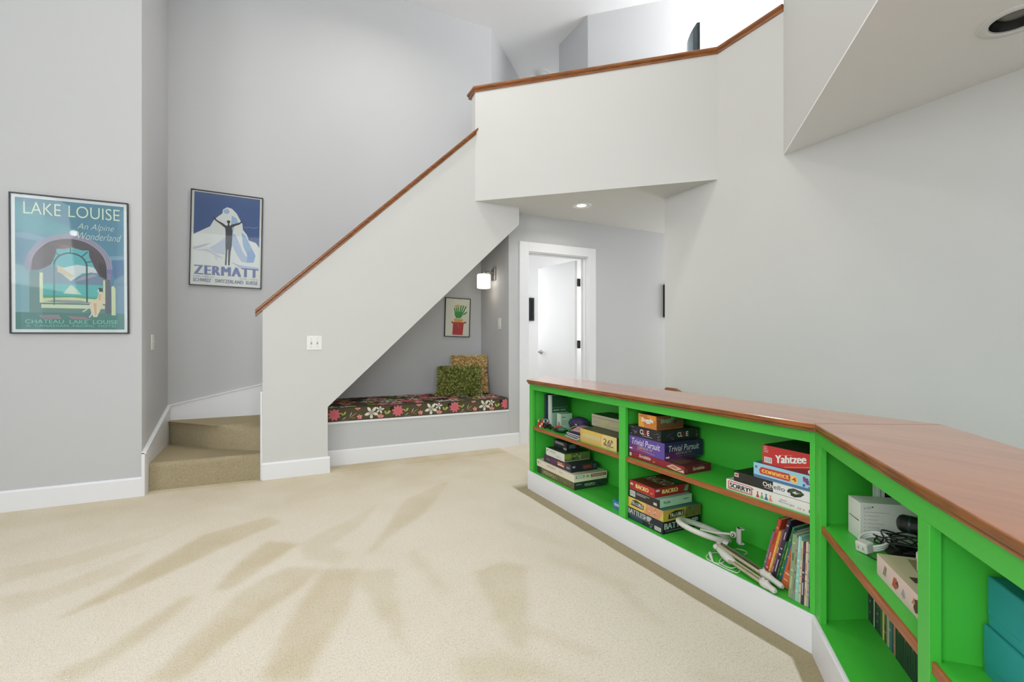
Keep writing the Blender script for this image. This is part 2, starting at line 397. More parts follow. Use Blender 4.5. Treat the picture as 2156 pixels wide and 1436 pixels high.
# lower ceiling over the stairwell at the right, with its fascia
def holed(poly, cx, cy, r, start):
    # keyhole outline: polygon (ccw) with a round hole cut in, bridged at vertex `start`
    n = len(poly); pts = [poly[(start + i) % n] for i in range(n + 1)]
    a0 = math.atan2(pts[0][1] - cy, pts[0][0] - cx)
    return pts + [(cx + r * math.cos(a0 - 2 * math.pi * i / 40), cy + r * math.sin(a0 - 2 * math.pi * i / 40)) for i in range(41)]
ring = holed([(3.42, -4.6), (3.42, 2.20), (3.30, 2.20), (1.6, 0.5), (1.6, -4.6)], 2.779, 0.835, 0.0855, 1)
mb = MB(); mb.prism(ring, HC, HC + 0.01, M_CEIL)
struct(mb, 'ceiling')
mb = MB(); mb.prism([(3.30, 2.20), (1.6, 0.5), (1.6, -4.6), (1.68, -4.6), (1.68, 0.46), (3.42, 2.20)], HC + 0.01, HT, M_WHITE)
struct(mb, 'wall_fascia')
mb = MB(); mb.box(-3.75, 6.5, -4.75, 8.0, HT, HT + 0.1, M_CEIL); struct(mb, 'ceiling')
# loft walls
mb = MB(); mb.prism([(3.165, 4.415), (3.81, 3.80), (4.2, 4.1), (3.75, 5.02), (3.165, 5.02)], LF, HT, M_GREY); struct(mb, 'wall_loft_block')
S('wall_loft_right', (6.3, 6.42, 2.1, 8.0, LF, HT), (2.29, 6.3, 7.5, 7.6, LF, HT), m=M_ROOM)
S('wall_loft_front', (3.42, 3.9, 2.1, 2.2, LF, HT), (5.9, 6.3, 2.1, 2.2, LF, HT), (3.9, 5.9, 2.1, 2.2, LF, 3.4), (3.9, 5.9, 2.1, 2.2, 4.6, HT), m=M_ROOM)
# hall end and the room behind the door
S('wall_hall_right', (6.0, 6.1, 3.0, 4.455, 0, HC)); S('wall_hall_front', (3.42, 6.0, 3.25, 3.37, 0, HC), m=M_WHITE)
S('wall_bedroom', (2.29, 5.1, 6.43, 6.53, 0, HC), (2.19, 2.29, 5.3, 6.43, 0, HC), (5.0, 5.1, 4.575, 6.43, 0, HC), m=M_ROOM)
# walls behind the camera with their windows
S('wall_outer', (-3.75, -3.6, 0.3, 4.2, 0, HT), (-3.75, -3.6, -4.6, -3.1, 0, HT), (-3.75, -3.6, -3.1, 0.3, 0, 0.8), (-3.75, -3.6, -3.1, 0.3, 3.6, HT))
S('wall_rear', (-3.75, -3.1, -4.75, -4.6, 0, HT), (1.3, 3.42, -4.75, -4.6, 0, HT), (-3.1, 1.3, -4.75, -4.6, 0, 0.6), (-3.1, 1.3, -4.75, -4.6, 4.0, HT))
M_GLASS = bpy.data.materials.new('window_glass'); M_GLASS.use_nodes = True
_b = P(M_GLASS.node_tree); _b.inputs['Transmission Weight'].default_value = 1.0; _b.inputs['Roughness'].default_value = 0.0; _b.inputs['Base Color'].default_value = (0.97, 0.99, 1, 1); _b.inputs['IOR'].default_value = 1.02
def window(n, horiz, a0, a1, z0, z1, w):
    """white frame with mullions and a pane; horiz True = the wall runs along x"""
    mb = MB(); t = 0.05
    segs = [(a0, a1, z0, z0 + t), (a0, a1, z1 - t, z1)]
    k = 3
    for i in range(k + 1):
        c = a0 + (a1 - a0 - t) * i / k; segs.append((c, c + t, z0, z1))
    mid = (z0 + z1) / 2; segs.append((a0, a1, mid, mid + t))
    for p, q, r, s in segs:
        if horiz: mb.box(p, q, w, w + 0.06, r, s, M_TRIM)
        else: mb.box(w, w + 0.06, p, q, r, s, M_TRIM)
    o = struct(mb, 'window_%d' % n)
    g = MB()
    if horiz: g.box(a0, a1, w + 0.025, w + 0.031, z0, z1, M_GLASS)
    else: g.box(w + 0.025, w + 0.031, a0, a1, z0, z1, M_GLASS)
    g.build('pane', o)
window(1, True, -3.1, 1.3, 0.6, 4.0, -4.70)
window(2, False, -3.1, 0.3, 0.8, 3.6, -3.70)
window(3, True, 3.9, 5.9, 3.4, 4.6, 2.12)  # loft opening out of view, put in to light the loft

# ------------------------------------------------------------------ baseboards and trims
def baseboard(name, p, q, h=0.135, t=0.016, z=0.0, parent=None):
    """board with a small eased top running from p to q, standing proud on the left of the direction p->q"""
    p = Vector(p); q = Vector(q); d = (q - p); L = d.length; d.normalize(); n = Vector((-d.y, d.x))
    prof = [(0, z), (t, z), (t, z + h - 0.012), (t * 0.75, z + h - 0.006), (t * 0.55, z + h), (0, z + h)]
    mb = MB(); vs = []
    for e in (p, q):
        for a, hh in prof: vs.append((e.x + n.x * a, e.y + n.y * a, hh))
    k = len(prof)
    fs = [tuple(range(k)), tuple(range(k, 2 * k))[::-1]] + [(i, i + k, (i + 1) % k + k, (i + 1) % k) for i in range(k)]
    mb.add(vs, fs, M_TRIM); return mb
mb = baseboard('x', (-0.829, 4.2), (-3.6, 4.2)); struct(mb, 'baseboard_left')
mb = baseboard('x', (0.414, 4.24), (-0.09, 4.24)); b2 = baseboard('x', (0.398, 4.455), (0.398, 4.2401))
mb.add(b2.v, b2.f, M_TRIM)
struct(mb, 'baseboard_stair')
mb = baseboard('x', (2.31, 4.455), (0.398, 4.455)); struct(mb, 'baseboard_nook')
mb = baseboard('x', (6.0, 4.455), (3.29, 4.455)); struct(mb, 'baseboard_hall')
# stair skirt boards (trim_1): along the return wall, then up the back wall
mb = MB()
mb.prism([(4.186, 0), (5.12, 0), (5.12, 0.534), (4.186, 0.306)], -0.845, -0.825, M_TRIM, 'x')
mb.prism([(-0.845, 0.0), (0.25, 0.0), (0.25, 1.04), (-0.11, 0.69), (-0.845, 0.534)], 5.10, 5.12, M_TRIM, 'y')
mb.prism([(4.186, 0.296), (5.12, 0.524), (5.12, 0.536), (4.186, 0.308)], -0.845, -0.817, M_TRIM, 'x')
mb.prism([(-0.825, 0.526), (-0.11, 0.682), (0.25, 1.03), (0.25, 1.044), (-0.11, 0.694), (-0.825, 0.538)], 5.092, 5.12, M_TRIM, 'y')
struct(mb, 'trim_1', bevel=0.002)
mb = MB(); mb.box(-0.101, -0.085, 4.245, 4.36, 0, 0.70, M_TRIM); struct(mb, 'trim_2', bevel=0.003)

# ------------------------------------------------------------------ carpeted winder stairs
st = thing('staircase', 'carpeted winding steps rising behind the sloping wall at the left', 'stairs', (-0.46, 4.3, 0))
def carpet_step(path_bottom, path_top, back, z0, z1):
    """riser lofted between two plan polylines with a rolled nosing, then the tread polygon"""
    mb = MB(); rows = []
    k = 10
    for i in range(k + 1):
        f = i / k
        row = []
        for (bx, by), (tx, ty) in zip(path_bottom, path_top):
            if f < 0.7:
                g = f / 0.7; x = bx + (tx - bx) * 0.25 * g; y = by + (ty - by) * 0.25 * g; z = z0 + (z1 - z0) * 0.72 * g
            else:
                g = (f - 0.7) / 0.3 * math.pi / 2; hx = 0.25 + 0.75 * (1 - math.cos(g))
                x = bx + (tx - bx) * hx; y = by + (ty - by) * hx - 0.008 * math.sin(g * 2); z = z0 + (z1 - z0) * (0.72 + 0.28 * math.sin(g))
            row.append((x, y, z))
        rows.append(row)
    n = len(path_bottom); vs = [p for r in rows for p in r]
    fs = [(i * n + j, i * n + j + 1, (i + 1) * n + j + 1, (i + 1) * n + j) for i in range(k) for j in range(n - 1)]
    mb.add(vs, fs, M_STAIR, True)
    mb.flat(rows[-1] + [(x, y, z1) for x, y in back], M_STAIR)
    mb.v = [(x + 0.46, y - 4.3, z) for x, y, z in mb.v]
    return mb
def lerp_path(pts, n=14):
    out = []; m = len(pts) - 1
    for i in range(n + 1):
        f = i / n * m; a = min(int(f), m - 1); g = f - a
        out.append((pts[a][0] + (pts[a + 1][0] - pts[a][0]) * g, pts[a][1] + (pts[a + 1][1] - pts[a][1]) * g))
    return out
carpet_step(lerp_path([(-0.825, 4.30), (-0.46, 4.287), (-0.101, 4.275)]), lerp_path([(-0.825, 4.33), (-0.46, 4.317), (-0.101, 4.305)]),
            [(-0.101, 4.40), (0.25, 4.40), (0.25, 5.1), (-0.825, 5.1)], 0, 0.2).build('step', st)
carpet_step(lerp_path([(-0.825, 5.07), (-0.44, 4.66), (-0.101, 4.40)]), lerp_path([(-0.825, 5.03), (-0.44, 4.60), (-0.101, 4.66)]),
            [(0.25, 4.66), (0.25, 5.1), (-0.825, 5.1)], 0.2, 0.4).build('step', st)
for i in range(7):
    zz = 0.4 + 0.2 * (i + 1); xx = 0.02 + 0.205 * i
    mb = MB(); mb.box(xx + 0.46, xx + 0.46 + 0.24, 4.36 - 4.3, 5.1 - 4.3, zz - 0.13, zz, M_STAIR); mb.build('step', st, bevel=0.02, seg=3)

# ------------------------------------------------------------------ cap rails
def cap_profile(w, ext=0.02):
    # (across, up) profile: moulded cap over a wall of width w
    return [(-ext * 0.35, -0.03), (-ext * 0.35, -0.012), (-ext * 0.7, -0.006), (-ext, 0.002), (-ext, 0.016), (-ext * 0.7, 0.022),
            (w + ext * 0.7, 0.022), (w + ext, 0.016), (w + ext, 0.002), (w + ext * 0.7, -0.006), (w + ext * 0.35, -0.012), (w + ext * 0.35, -0.03)]
def sweep(mb, path, offs, prof, m):
    """sweep a profile along a 3-D path; offs = per-point unit across vectors (mitred)"""
    vs = []; k = len(prof)
    for p, o in zip(path, offs):
        for a, b in prof: vs.append((p[0] + o[0] * a, p[1] + o[1] * a, p[2] + b))
    n = len(path)
    fs = [(i * k + j, i * k + (j + 1) % k, (i + 1) * k + (j + 1) % k, (i + 1) * k + j) for i in range(n - 1) for j in range(k)]
    fs += [tuple(range(k))[::-1], tuple(range((n - 1) * k, n * k))]
    mb.add(vs, fs, m)
mb = MB(); sweep(mb, [(-0.135, 4.24, 1.325), (1.755, 4.24, 3.135)], [(0, 1), (0, 1)], cap_profile(0.115, 0.022), M_RAIL)
o = mb.build('cap_rail'); tag(o, 'stained wood cap running up the sloping stair wall', 'railing')
# parapet cap: end return, long run, then along the right wall
n1 = nv; n2 = Vector((1, 0)); bis = (n1 + n2); bis = bis / (bis.dot(n1))
nb = (n1 + Vector((1, 0))); nb = nb / nb.dot(n1)
mb = MB()
sweep(mb, [(1.725, 4.40, 3.52), (1.725, 4.24, 3.52), (3.30, 2.77, 3.52), (3.30, 2.20, 3.52)], [(1, 0), tuple(nb), tuple(bis), (1, 0)], cap_profile(0.12, 0.024), M_RAIL)
o = mb.build('cap_rail'); tag(o, 'stained wood cap along the top of the loft balcony wall', 'railing')
# handrail going down beside the bookcase
hr = thing('handrail', 'small brown end of a wooden handrail on the plain right wall behind the bookcase', 'handrail', (3.25, 3.3, 0.650))
mb = MB(); mb.tube([(0, 0.0, 0.0), (0, -0.12, 0.0), (0, -0.20, -0.03), (0, -0.85, -0.60)], 0.022, M_RAIL, 10); mb.build('rail', hr)
for yy, zz in ((-0.08, -0.02), (-0.6, -0.40)):
    mb = MB(); mb.tube([(0.0, yy, zz), (0.02, yy, zz - 0.04), (0.05, yy, zz - 0.04)], 0.006, mat('dark_bracket', (60, 50, 45), 0.4, 0.8)); mb.build('bracket', hr)
# stairwell beyond the bookcase
mb = MB()
for i in range(6):
    mb.box(2.06, 3.30, 3.0 - 0.27 * (i + 1), 3.0 - 0.27 * i, -1.4, -0.19 * (i + 1), M_STAIR)
mb.box(0.6, 3.30, -0.6, 3.0 - 0.27 * 6, -1.4, -1.33, M_STAIR)
struct(mb, 'floor', bevel=0.012)
mb = MB(); mb.prism([(2.06, 3.30), (2.04, 3.30), (2.04, 0.79), (0.63, -0.6), (0.66, -0.62), (2.06, 0.78)], -1.4, 0.0, M_WHITE)
mb.box(0.64, 3.30, -0.62, -0.6, -1.4, 0, M_WHITE)
mb.box(2.06, 3.30, 3.0, 3.02, -1.4, -0.1, M_WHITE)
struct(mb, 'wall_stairwell')

# ------------------------------------------------------------------ door with casing, jamb, open leaf
M_DOOR = mat('white_door_paint', (240, 241, 242), 0.4, var=0.01, scale=4)
M_STEEL = mat('satin_nickel', (176, 172, 168), 0.3, 1.0, var=0.05, scale=20)
M_HINGE = mat('dark_bronze', (70, 66, 62), 0.4, 0.8)
mb = MB()
for y0, y1, a in ((4.437, 4.455, 1), (4.575, 4.593, 1)):
    mb.box(2.312, 2.42, y0, y1, 0, 2.155, M_TRIM); mb.box(3.195, 3.295, y0, y1, 0, 2.155, M_TRIM)
    mb.box(2.42, 3.195, y0, y1, 2.055, 2.155, M_TRIM)
mb.box(2.41, 2.425, 4.455, 4.575, 0, 2.06, M_TRIM); mb.box(3.19, 3.205, 4.455, 4.575, 0, 2.06, M_TRIM); mb.box(2.425, 3.19, 4.455, 4.575, 2.045, 2.06, M_TRIM)
mb.box(2.425, 2.437, 4.49, 4.53, 0, 2.045, M_TRIM); mb.box(3.178, 3.19, 4.49, 4.53, 0, 2.045, M_TRIM); mb.box(2.437, 3.178, 4.49, 4.53, 2.033, 2.045, M_TRIM)
dr = struct(mb, 'door_1', bevel=0.003)
leaf = MB(); leaf.box(-0.036, 0.0, 0.01, 0.765, 0.012, 2.035, M_DOOR)
lo = leaf.build('door_leaf', dr, bevel=0.002, loc=(3.155, 4.60, 0)); lo.rotation_euler = (0, 0, R(4.5))
for zz in (1.78, 1.06, 0.22):
    mb = MB(); mb.box(-0.002, 0.034, -0.004, 0.0, zz - 0.045, zz + 0.045, M_HINGE); mb.tube([(0.004, -0.006, zz - 0.047), (0.004, -0.006, zz + 0.047)], 0.006, M_HINGE, 8)
    mb.box(-0.001, 0.002, -0.004, 0.03, zz - 0.045, zz + 0.045, M_HINGE)
    mb.build('hinge', dr, loc=(3.157, 4.600, 0))
mb = MB(); mb.lathe([(0, 0), (0.026, 0), (0.028, 0.005), (0.026, 0.009), (0.01, 0.011), (0.01, 0.04), (0.0, 0.04)], M_STEEL, 18, Matrix.Translation((-0.036, 0.70, 0.96)) @ Matrix.Rotation(R(-90), 4, 'Y'))
mb.tube([(-0.07, 0.70, 0.96), (-0.078, 0.692, 0.96), (-0.078, 0.60, 0.96)], 0.009, M_STEEL, 10)
mb.build('lever_handle', lo)

# ------------------------------------------------------------------ framed pictures
M_BLACK = mat('black_frame', (22, 22, 24), 0.35, var=0.1, scale=20)
M_MATW = mat('poster_paper_white', (232, 234, 236), 0.6, var=0.01)
M_PANE = bpy.data.materials.new('picture_glass'); M_PANE.use_nodes = True
nt = M_PANE.node_tree; nt.nodes.clear()
_o = nt.nodes.new('ShaderNodeOutputMaterial'); _m = nt.nodes.new('ShaderNodeMixShader'); _t = nt.nodes.new('ShaderNodeBsdfTransparent'); _g = nt.nodes.new('ShaderNodeBsdfGlossy'); _f = nt.nodes.new('ShaderNodeFresnel')
_g.inputs['Roughness'].default_value = 0.03; _f.inputs['IOR'].default_value = 1.45; _t.inputs['Color'].default_value = (0.97, 0.985, 0.98, 1)
_k = nt.nodes.new('ShaderNodeMath'); _k.operation = 'MULTIPLY'; _k.inputs[1].default_value = 0.35; nt.links.new(_f.outputs[0], _k.inputs[0]); nt.links.new(_k.outputs[0], _m.inputs[0]); nt.links.new(_t.outputs[0], _m.inputs[1]); nt.links.new(_g.outputs[0], _m.inputs[2]); nt.links.new(_m.outputs[0], _o.inputs[0])

class Art:
    """flat shapes on a sheet w x h whose front looks to local -y; p,q run 0..1 from the top left"""
    def __init__(s, w, h): s.w = w; s.h = h; s.mb = MB(); s.k = 0
    def pt(s, p, q): return ((p - 0.5) * s.w, -0.00005 * s.k, (0.5 - q) * s.h)
    def poly(s, pts, c):
        s.k += 1; s.mb.flat([s.pt(p, q) for p, q in pts], ink(c) if isinstance(c, tuple) else c); return s
    def rect(s, p0, q0, p1, q1, c): return s.poly([(p0, q0), (p0, q1), (p1, q1), (p1, q0)], c)
    def arc(s, cp, cq, r, a0, a1, c, r2=None, n=28):
        """disc or ring sector; radius in sheet widths"""
        asp = s.w / s.h; o = []
        for i in range(n + 1):
            a = R(a0 + (a1 - a0) * i / n); o.append((cp + r * math.cos(a), cq - r * asp * math.sin(a)))
        if r2 is not None:
            for i in range(n + 1):
                a = R(a1 + (a0 - a1) * i / n); o.append((cp + r2 * math.cos(a), cq - r2 * asp * math.sin(a)))
        return s.poly(o, c)
    def text(s, t, p, q, w, h, c, **k):
        fat = k.pop('fat', 0.0)
        for e in ((-2, -1, 0, 1, 2) if fat else (0,)):
            s.k += 0.4 if fat else 1; x, y, z = s.pt(p + e * fat / 2, q + h)
            s.mb.text(t, (x, y, z), (1, 0, 0), (0, 0, 1), w * s.w, h * s.h, ink(c), **k)
        return s
    def line(s, pts, wd, c):
        asp = s.w / s.h
        for (a, b), (e, f) in zip(pts[:-1], pts[1:]):
            dx = (e - a); dy = (f - b) / asp; L = math.hypot(dx, dy) or 1; nx = -dy / L * wd / 2; ny = dx / L * wd / 2
            s.poly([(a + nx, b + ny * asp), (e + nx, f + ny * asp), (e - nx, f - ny * asp), (a - nx, b - ny * asp)], c)
        return s
def framed(name, label, cat, W_, H_, M_, fr, border, art, fmat=M_BLACK, depth=0.022, group=None, glass=True, paper=M_MATW):
    root = thing(name, label, cat, M=M_, group=group)
    mb = MB(); w = W_ / 2; h = H_ / 2
    mb.box(-w, -w + fr, -depth, 0, -h, h, fmat); mb.box(w - fr, w, -depth, 0, -h, h, fmat)
    mb.box(-w + fr, w - fr, -depth, 0, -h, -h + fr, fmat); mb.box(-w + fr, w - fr, -depth, 0, h - fr, h, fmat)
    mb.build('frame', root, bevel=0.0012)
    pm = MB(); pm.box(-w + fr, w - fr, -depth * 0.45, -0.002, -h + fr, h - fr, paper)
    a = art.mb
    pm.add([(x, y - depth * 0.45 - 0.0003, z) for x, y, z in a.v], a.f, [a.ms[i] for i in a.m])
    pm.build('print', root)
    if glass:
        g = MB(); g.box(-w + fr, w - fr, -depth * 0.85, -depth * 0.85 + 0.0015, -h + fr, h - fr, M_PANE); g.build('glass', root)
    return root
# --- mountain lake poster
a = Art(0.560, 0.858)
SKY = (88, 136, 160)
a.rect(0, 0, 1, 1, SKY)
a.poly([(0, 0.03), (0.25, 0.12), (0.52, 0.215), (0.4, 0.30), (0, 0.24)], (92, 156, 168))
a.poly([(0, 0.27), (0.12, 0.262), (0.3, 0.30), (0.5, 0.36), (0.7, 0.42), (1, 0.40), (1, 0.44), (0.7, 0.46), (0.45, 0.41), (0.25, 0.33), (0, 0.30)], (122, 160, 180))
a.poly([(0, 0.50), (0.13, 0.54), (0.13, 0.875), (0, 0.875)], (130, 172, 182))
a.poly([(0.88, 0.44), (1, 0.43), (1, 0.56), (0.92, 0.60), (0.88, 0.55)], (84, 120, 160))
a.poly([(0.90, 0.60), (1, 0.55), (1, 0.885), (0.90, 0.885)], (118, 148, 172))
a.rect(0, 0.87, 1, 1, (86, 134, 130))
a.rect(0.12, 0.55, 0.86, 0.87, (110, 142, 140))
CX, CQ = 0.485, 0.515
a.arc(CX, CQ, 0.40, 0, 180, (158, 152, 172))
a.arc(CX, CQ, 0.385, 0, 180, (128, 122, 150), 0.378)
a.arc(CX, CQ, 0.365, 0, 180, (128, 122, 150), 0.360)
a.rect(0.085, 0.505, 0.14, 0.545, (140, 135, 165)); a.rect(0.83, 0.515, 0.885, 0.56, (128, 120, 165))
a.poly([(0.835, 0.55), (0.875, 0.55), (0.865, 0.66), (0.85, 0.66)], (140, 130, 170))
a.arc(CX, CQ, 0.345, 0, 180, (88, 78, 84))
# view through the window
a.poly([(0.335, 0.375), (0.42, 0.372), (0.5, 0.355), (0.6, 0.375), (0.665, 0.372), (0.70, 0.44), (0.72, 0.50), (0.79, 0.58), (0.79, 0.80), (0.215, 0.80), (0.215, 0.57), (0.30, 0.53), (0.32, 0.47)], (100, 178, 186))
a.poly([(0.215, 0.53), (0.30, 0.50), (0.40, 0.53), (0.49, 0.61), (0.49, 0.645), (0.215, 0.645)], (128, 152, 168))
a.poly([(0.36, 0.50), (0.42, 0.52), (0.55, 0.49), (0.70, 0.505), (0.76, 0.545), (0.60, 0.555), (0.49, 0.62), (0.40, 0.56)], (206, 214, 216))
a.poly([(0.37, 0.50), (0.42, 0.525), (0.52, 0.58), (0.49, 0.60), (0.37, 0.55)], (205, 190, 160))
a.poly([(0.49, 0.625), (0.58, 0.575), (0.68, 0.545), (0.79, 0.57), (0.79, 0.645), (0.49, 0.645)], (122, 140, 165))
a.poly([(0.60, 0.58), (0.70, 0.56), (0.74, 0.57), (0.6, 0.61), (0.53, 0.62)], (160, 162, 176))
a.rect(0.215, 0.645, 0.79, 0.73, (96, 182, 182))
a.poly([(0.42, 0.72), (0.49, 0.65), (0.54, 0.68), (0.59, 0.725)], (196, 212, 196))
a.poly([(0.215, 0.735), (0.79, 0.74), (0.79, 0.76), (0.5, 0.75), (0.215, 0.76)], (96, 168, 130))
a.poly([(0.215, 0.76), (0.5, 0.748), (0.79, 0.765), (0.79, 0.80), (0.215, 0.80)], (208, 214, 180))
a.poly([(0.25, 0.785), (0.35, 0.77), (0.58, 0.772), (0.7, 0.79), (0.5, 0.797)], (150, 160, 158))
a.rect(0.21, 0.565, 0.24, 0.80, (216, 222, 184)); a.rect(0.795, 0.605, 0.818, 0.80, (212, 218, 186))
a.rect(0.21, 0.795, 0.815, 0.803, (110, 130, 130)); a.rect(0.225, 0.806, 0.81, 0.835, (208, 218, 186))
GB = (58, 92, 96)
a.arc(CX + 0.005, 0.50, 0.158, 0, 180, GB, 0.142)
for ang, r0, r1 in ((90, 0.15, 0.235), (48, 0.15, 0.24), (132, 0.15, 0.24), (18, 0.15, 0.205), (162, 0.15, 0.205)):
    ca, sa = math.cos(R(ang)), math.sin(R(ang)) * 0.560 / 0.858
    a.line([(CX + 0.005 + r0 * ca, 0.50 - r0 * sa), (CX + 0.005 + r1 * ca, 0.50 - r1 * sa)], 0.011, GB)
a.rect(0.332, 0.50, 0.347, 0.81, (96, 134, 136)); a.rect(0.633, 0.50, 0.648, 0.785, GB)
# drapery
a.poly([(0.17, 0.42), (0.34, 0.33), (0.37, 0.36), (0.345, 0.44), (0.31, 0.50), (0.22, 0.54), (0.14, 0.55), (0.14, 0.50)], (92, 80, 88))
a.poly([(0.66, 0.36), (0.80, 0.42), (0.83, 0.50), (0.83, 0.60), (0.76, 0.575), (0.71, 0.50), (0.665, 0.42)], (84, 70, 76))
a.poly([(0.76, 0.46), (0.82, 0.49), (0.83, 0.60), (0.77, 0.56), (0.745, 0.51)], (66, 58, 64))
a.poly([(0.34, 0.335), (0.42, 0.375), (0.53, 0.35), (0.44, 0.34)], (134, 98, 110))
a.rect(0.815, 0.60, 0.865, 0.87, (108, 106, 116)); a.poly([(0.875, 0.655), (0.895, 0.645), (0.915, 0.67), (0.915, 0.885), (0.875, 0.885)], (208, 216, 178))
# seated lady in a pale dress, very small
a.poly([(0.755, 0.70), (0.79, 0.70), (0.815, 0.76), (0.79, 0.80), (0.77, 0.84), (0.735, 0.90), (0.70, 0.90), (0.675, 0.85), (0.665, 0.80), (0.70, 0.77), (0.74, 0.75)], (222, 206, 180))
a.poly([(0.70, 0.79), (0.73, 0.79), (0.73, 0.88), (0.715, 0.89)], (206, 176, 146)); a.poly([(0.755, 0.715), (0.775, 0.72), (0.77, 0.76), (0.75, 0.77)], (206, 176, 146))
a.line([(0.68, 0.80), (0.63, 0.845), (0.60, 0.86)], 0.014, (206, 214, 208)); a.line([(0.69, 0.86), (0.68, 0.885), (0.66, 0.905)], 0.014, (206, 214, 208))
a.poly([(0.745, 0.675), (0.76, 0.665), (0.79, 0.67), (0.79, 0.695), (0.755, 0.695)], (56, 74, 76)); a.poly([(0.737, 0.69), (0.755, 0.675), (0.755, 0.71)], (214, 220, 216))
a.poly([(0.20, 0.89), (0.38, 0.885), (0.41, 0.92), (0.24, 0.92)], (150, 140, 148)); a.poly([(0.46, 0.895), (0.62, 0.90), (0.69, 0.925), (0.50, 0.92)], (158, 132, 144))
CR = (216, 228, 200)
a.text('LAKE', 0.075, 0.028, 0.33, 0.092, CR, bold=-0.005); a.text('LOUISE', 0.475, 0.028, 0.485, 0.092, CR, bold=-0.005)
a.text('An Alpine', 0.555, 0.16, 0.35, 0.062, (210, 222, 216), bold=-0.012, shear=0.35); a.text('Wonderland', 0.56, 0.232, 0.415, 0.055, (210, 222, 216), bold=-0.012, shear=0.35)
TL = (140, 205, 194)
a.text('CHATEAU  LAKE  LOUISE', 0.085, 0.925, 0.85, 0.03, TL); a.text('A  CANADIAN  PACIFIC  HOTEL', 0.09, 0.963, 0.84, 0.018, (136, 196, 188))
framed('framed_poster', 'large framed teal lake travel poster on the left wall', 'picture', 0.612, 0.914,
       Matrix.Translation((-1.222, 4.199, 1.607)) @ Matrix.Rotation(R(-0.3), 4, 'Y'), 0.0075, 0.02, a)
# --- snowy peak poster
a = Art(0.545, 0.86)
CREAM = (222, 220, 212); NAVY = (58, 84, 138)
a.rect(-0.01, -0.01, 1.01, 1.01, CREAM)
a.rect(0.02, 0.018, 0.98, 0.62, NAVY)
MW = (224, 224, 222)
a.poly([(0.02, 0.47), (0.12, 0.425), (0.25, 0.37), (0.30, 0.30), (0.36, 0.255), (0.42, 0.22), (0.43, 0.175), (0.49, 0.145), (0.56, 0.155), (0.63, 0.20), (0.67, 0.25), (0.72, 0.31), (0.73, 0.37), (0.79, 0.42), (0.82, 0.48), (0.88, 0.49), (0.93, 0.50), (0.98, 0.55), (0.98, 0.80), (0.02, 0.80)], MW)
a.poly([(0.44, 0.18), (0.50, 0.16), (0.53, 0.19), (0.50, 0.22), (0.44, 0.21)], (160, 180, 214))
a.poly([(0.56, 0.23), (0.63, 0.25), (0.66, 0.30), (0.60, 0.34), (0.58, 0.42), (0.55, 0.35)], (158, 180, 212))
a.poly([(0.55, 0.42), (0.62, 0.43), (0.68, 0.52), (0.74, 0.62), (0.82, 0.68), (0.84, 0.73), (0.72, 0.72), (0.64, 0.64), (0.58, 0.56)], (176, 190, 216))
a.poly([(0.71, 0.40), (0.78, 0.44), (0.82, 0.50), (0.86, 0.55), (0.90, 0.60), (0.88, 0.66), (0.80, 0.64), (0.74, 0.55)], (150, 176, 208))
a.poly([(0.80, 0.60), (0.88, 0.58), (0.93, 0.64), (0.90, 0.72), (0.80, 0.72)], (134, 164, 204))
a.poly([(0.24, 0.60), (0.38, 0.53), (0.47, 0.47), (0.47, 0.66), (0.36, 0.65)], (190, 196, 214))
a.poly([(0.02, 0.60), (0.15, 0.57), (0.28, 0.54), (0.14, 0.60), (0.02, 0.63)], (184, 186, 198))
a.poly([(0.02, 0.64), (0.10, 0.62), (0.24, 0.61), (0.46, 0.70), (0.40, 0.70), (0.20, 0.635)], (198, 200, 210))
a.line([(0.30, 0.62), (0.36, 0.72)], 0.025, (200, 200, 208)); a.line([(0.75, 0.345), (0.82, 0.335), (0.90, 0.34), (0.95, 0.325)], 0.008, (120, 146, 190))
a.poly([(0.56, 0.73), (0.70, 0.76), (0.98, 0.77), (0.98, 0.81), (0.7, 0.79)], (176, 184, 206))
FG = (50, 46, 54)
a.poly([(0.465, 0.345), (0.56, 0.335), (0.575, 0.40), (0.57, 0.56), (0.555, 0.62), (0.545, 0.77), (0.52, 0.77), (0.518, 0.60), (0.508, 0.60), (0.50, 0.77), (0.475, 0.77), (0.48, 0.62), (0.475, 0.56), (0.475, 0.42)], FG)
a.poly([(0.30, 0.262), (0.35, 0.295), (0.44, 0.325), (0.48, 0.345), (0.475, 0.375), (0.40, 0.335), (0.33, 0.305), (0.285, 0.268)], FG)
a.poly([(0.72, 0.268), (0.67, 0.298), (0.59, 0.318), (0.55, 0.33), (0.56, 0.36), (0.62, 0.335), (0.68, 0.315), (0.72, 0.285)], FG)
a.arc(0.515, 0.30, 0.026, 0, 360, FG); a.rect(0.503, 0.31, 0.528, 0.345, FG)
VI = (88, 98, 158)
a.text('ZERMATT', 0.045, 0.787, 0.92, 0.098, VI, fat=0.013, gap=0.2)
a.text('1620-3400 m', 0.03, 0.896, 0.28, 0.02, (120, 126, 150)); a.text('5310-11150 ft', 0.70, 0.896, 0.27, 0.02, (120, 126, 150))
a.text('SCHWEIZ', 0.03, 0.925, 0.25, 0.038, (84, 90, 128), fat=0.003, gap=0.08); a.text('SWITZERLAND', 0.34, 0.925, 0.41, 0.038, (84, 90, 128), fat=0.003, gap=0.08); a.text('SUISSE', 0.79, 0.925, 0.18, 0.038, (84, 90, 128), fat=0.003, gap=0.08)
framed('framed_poster', 'framed blue travel poster with a snowy peak on the stair wall', 'picture', 0.575, 0.868,
       Matrix.Translation((-0.392, 5.119, 2.032)) @ Matrix.Rotation(R(1.1), 4, 'Y'), 0.009, 0.02, a)
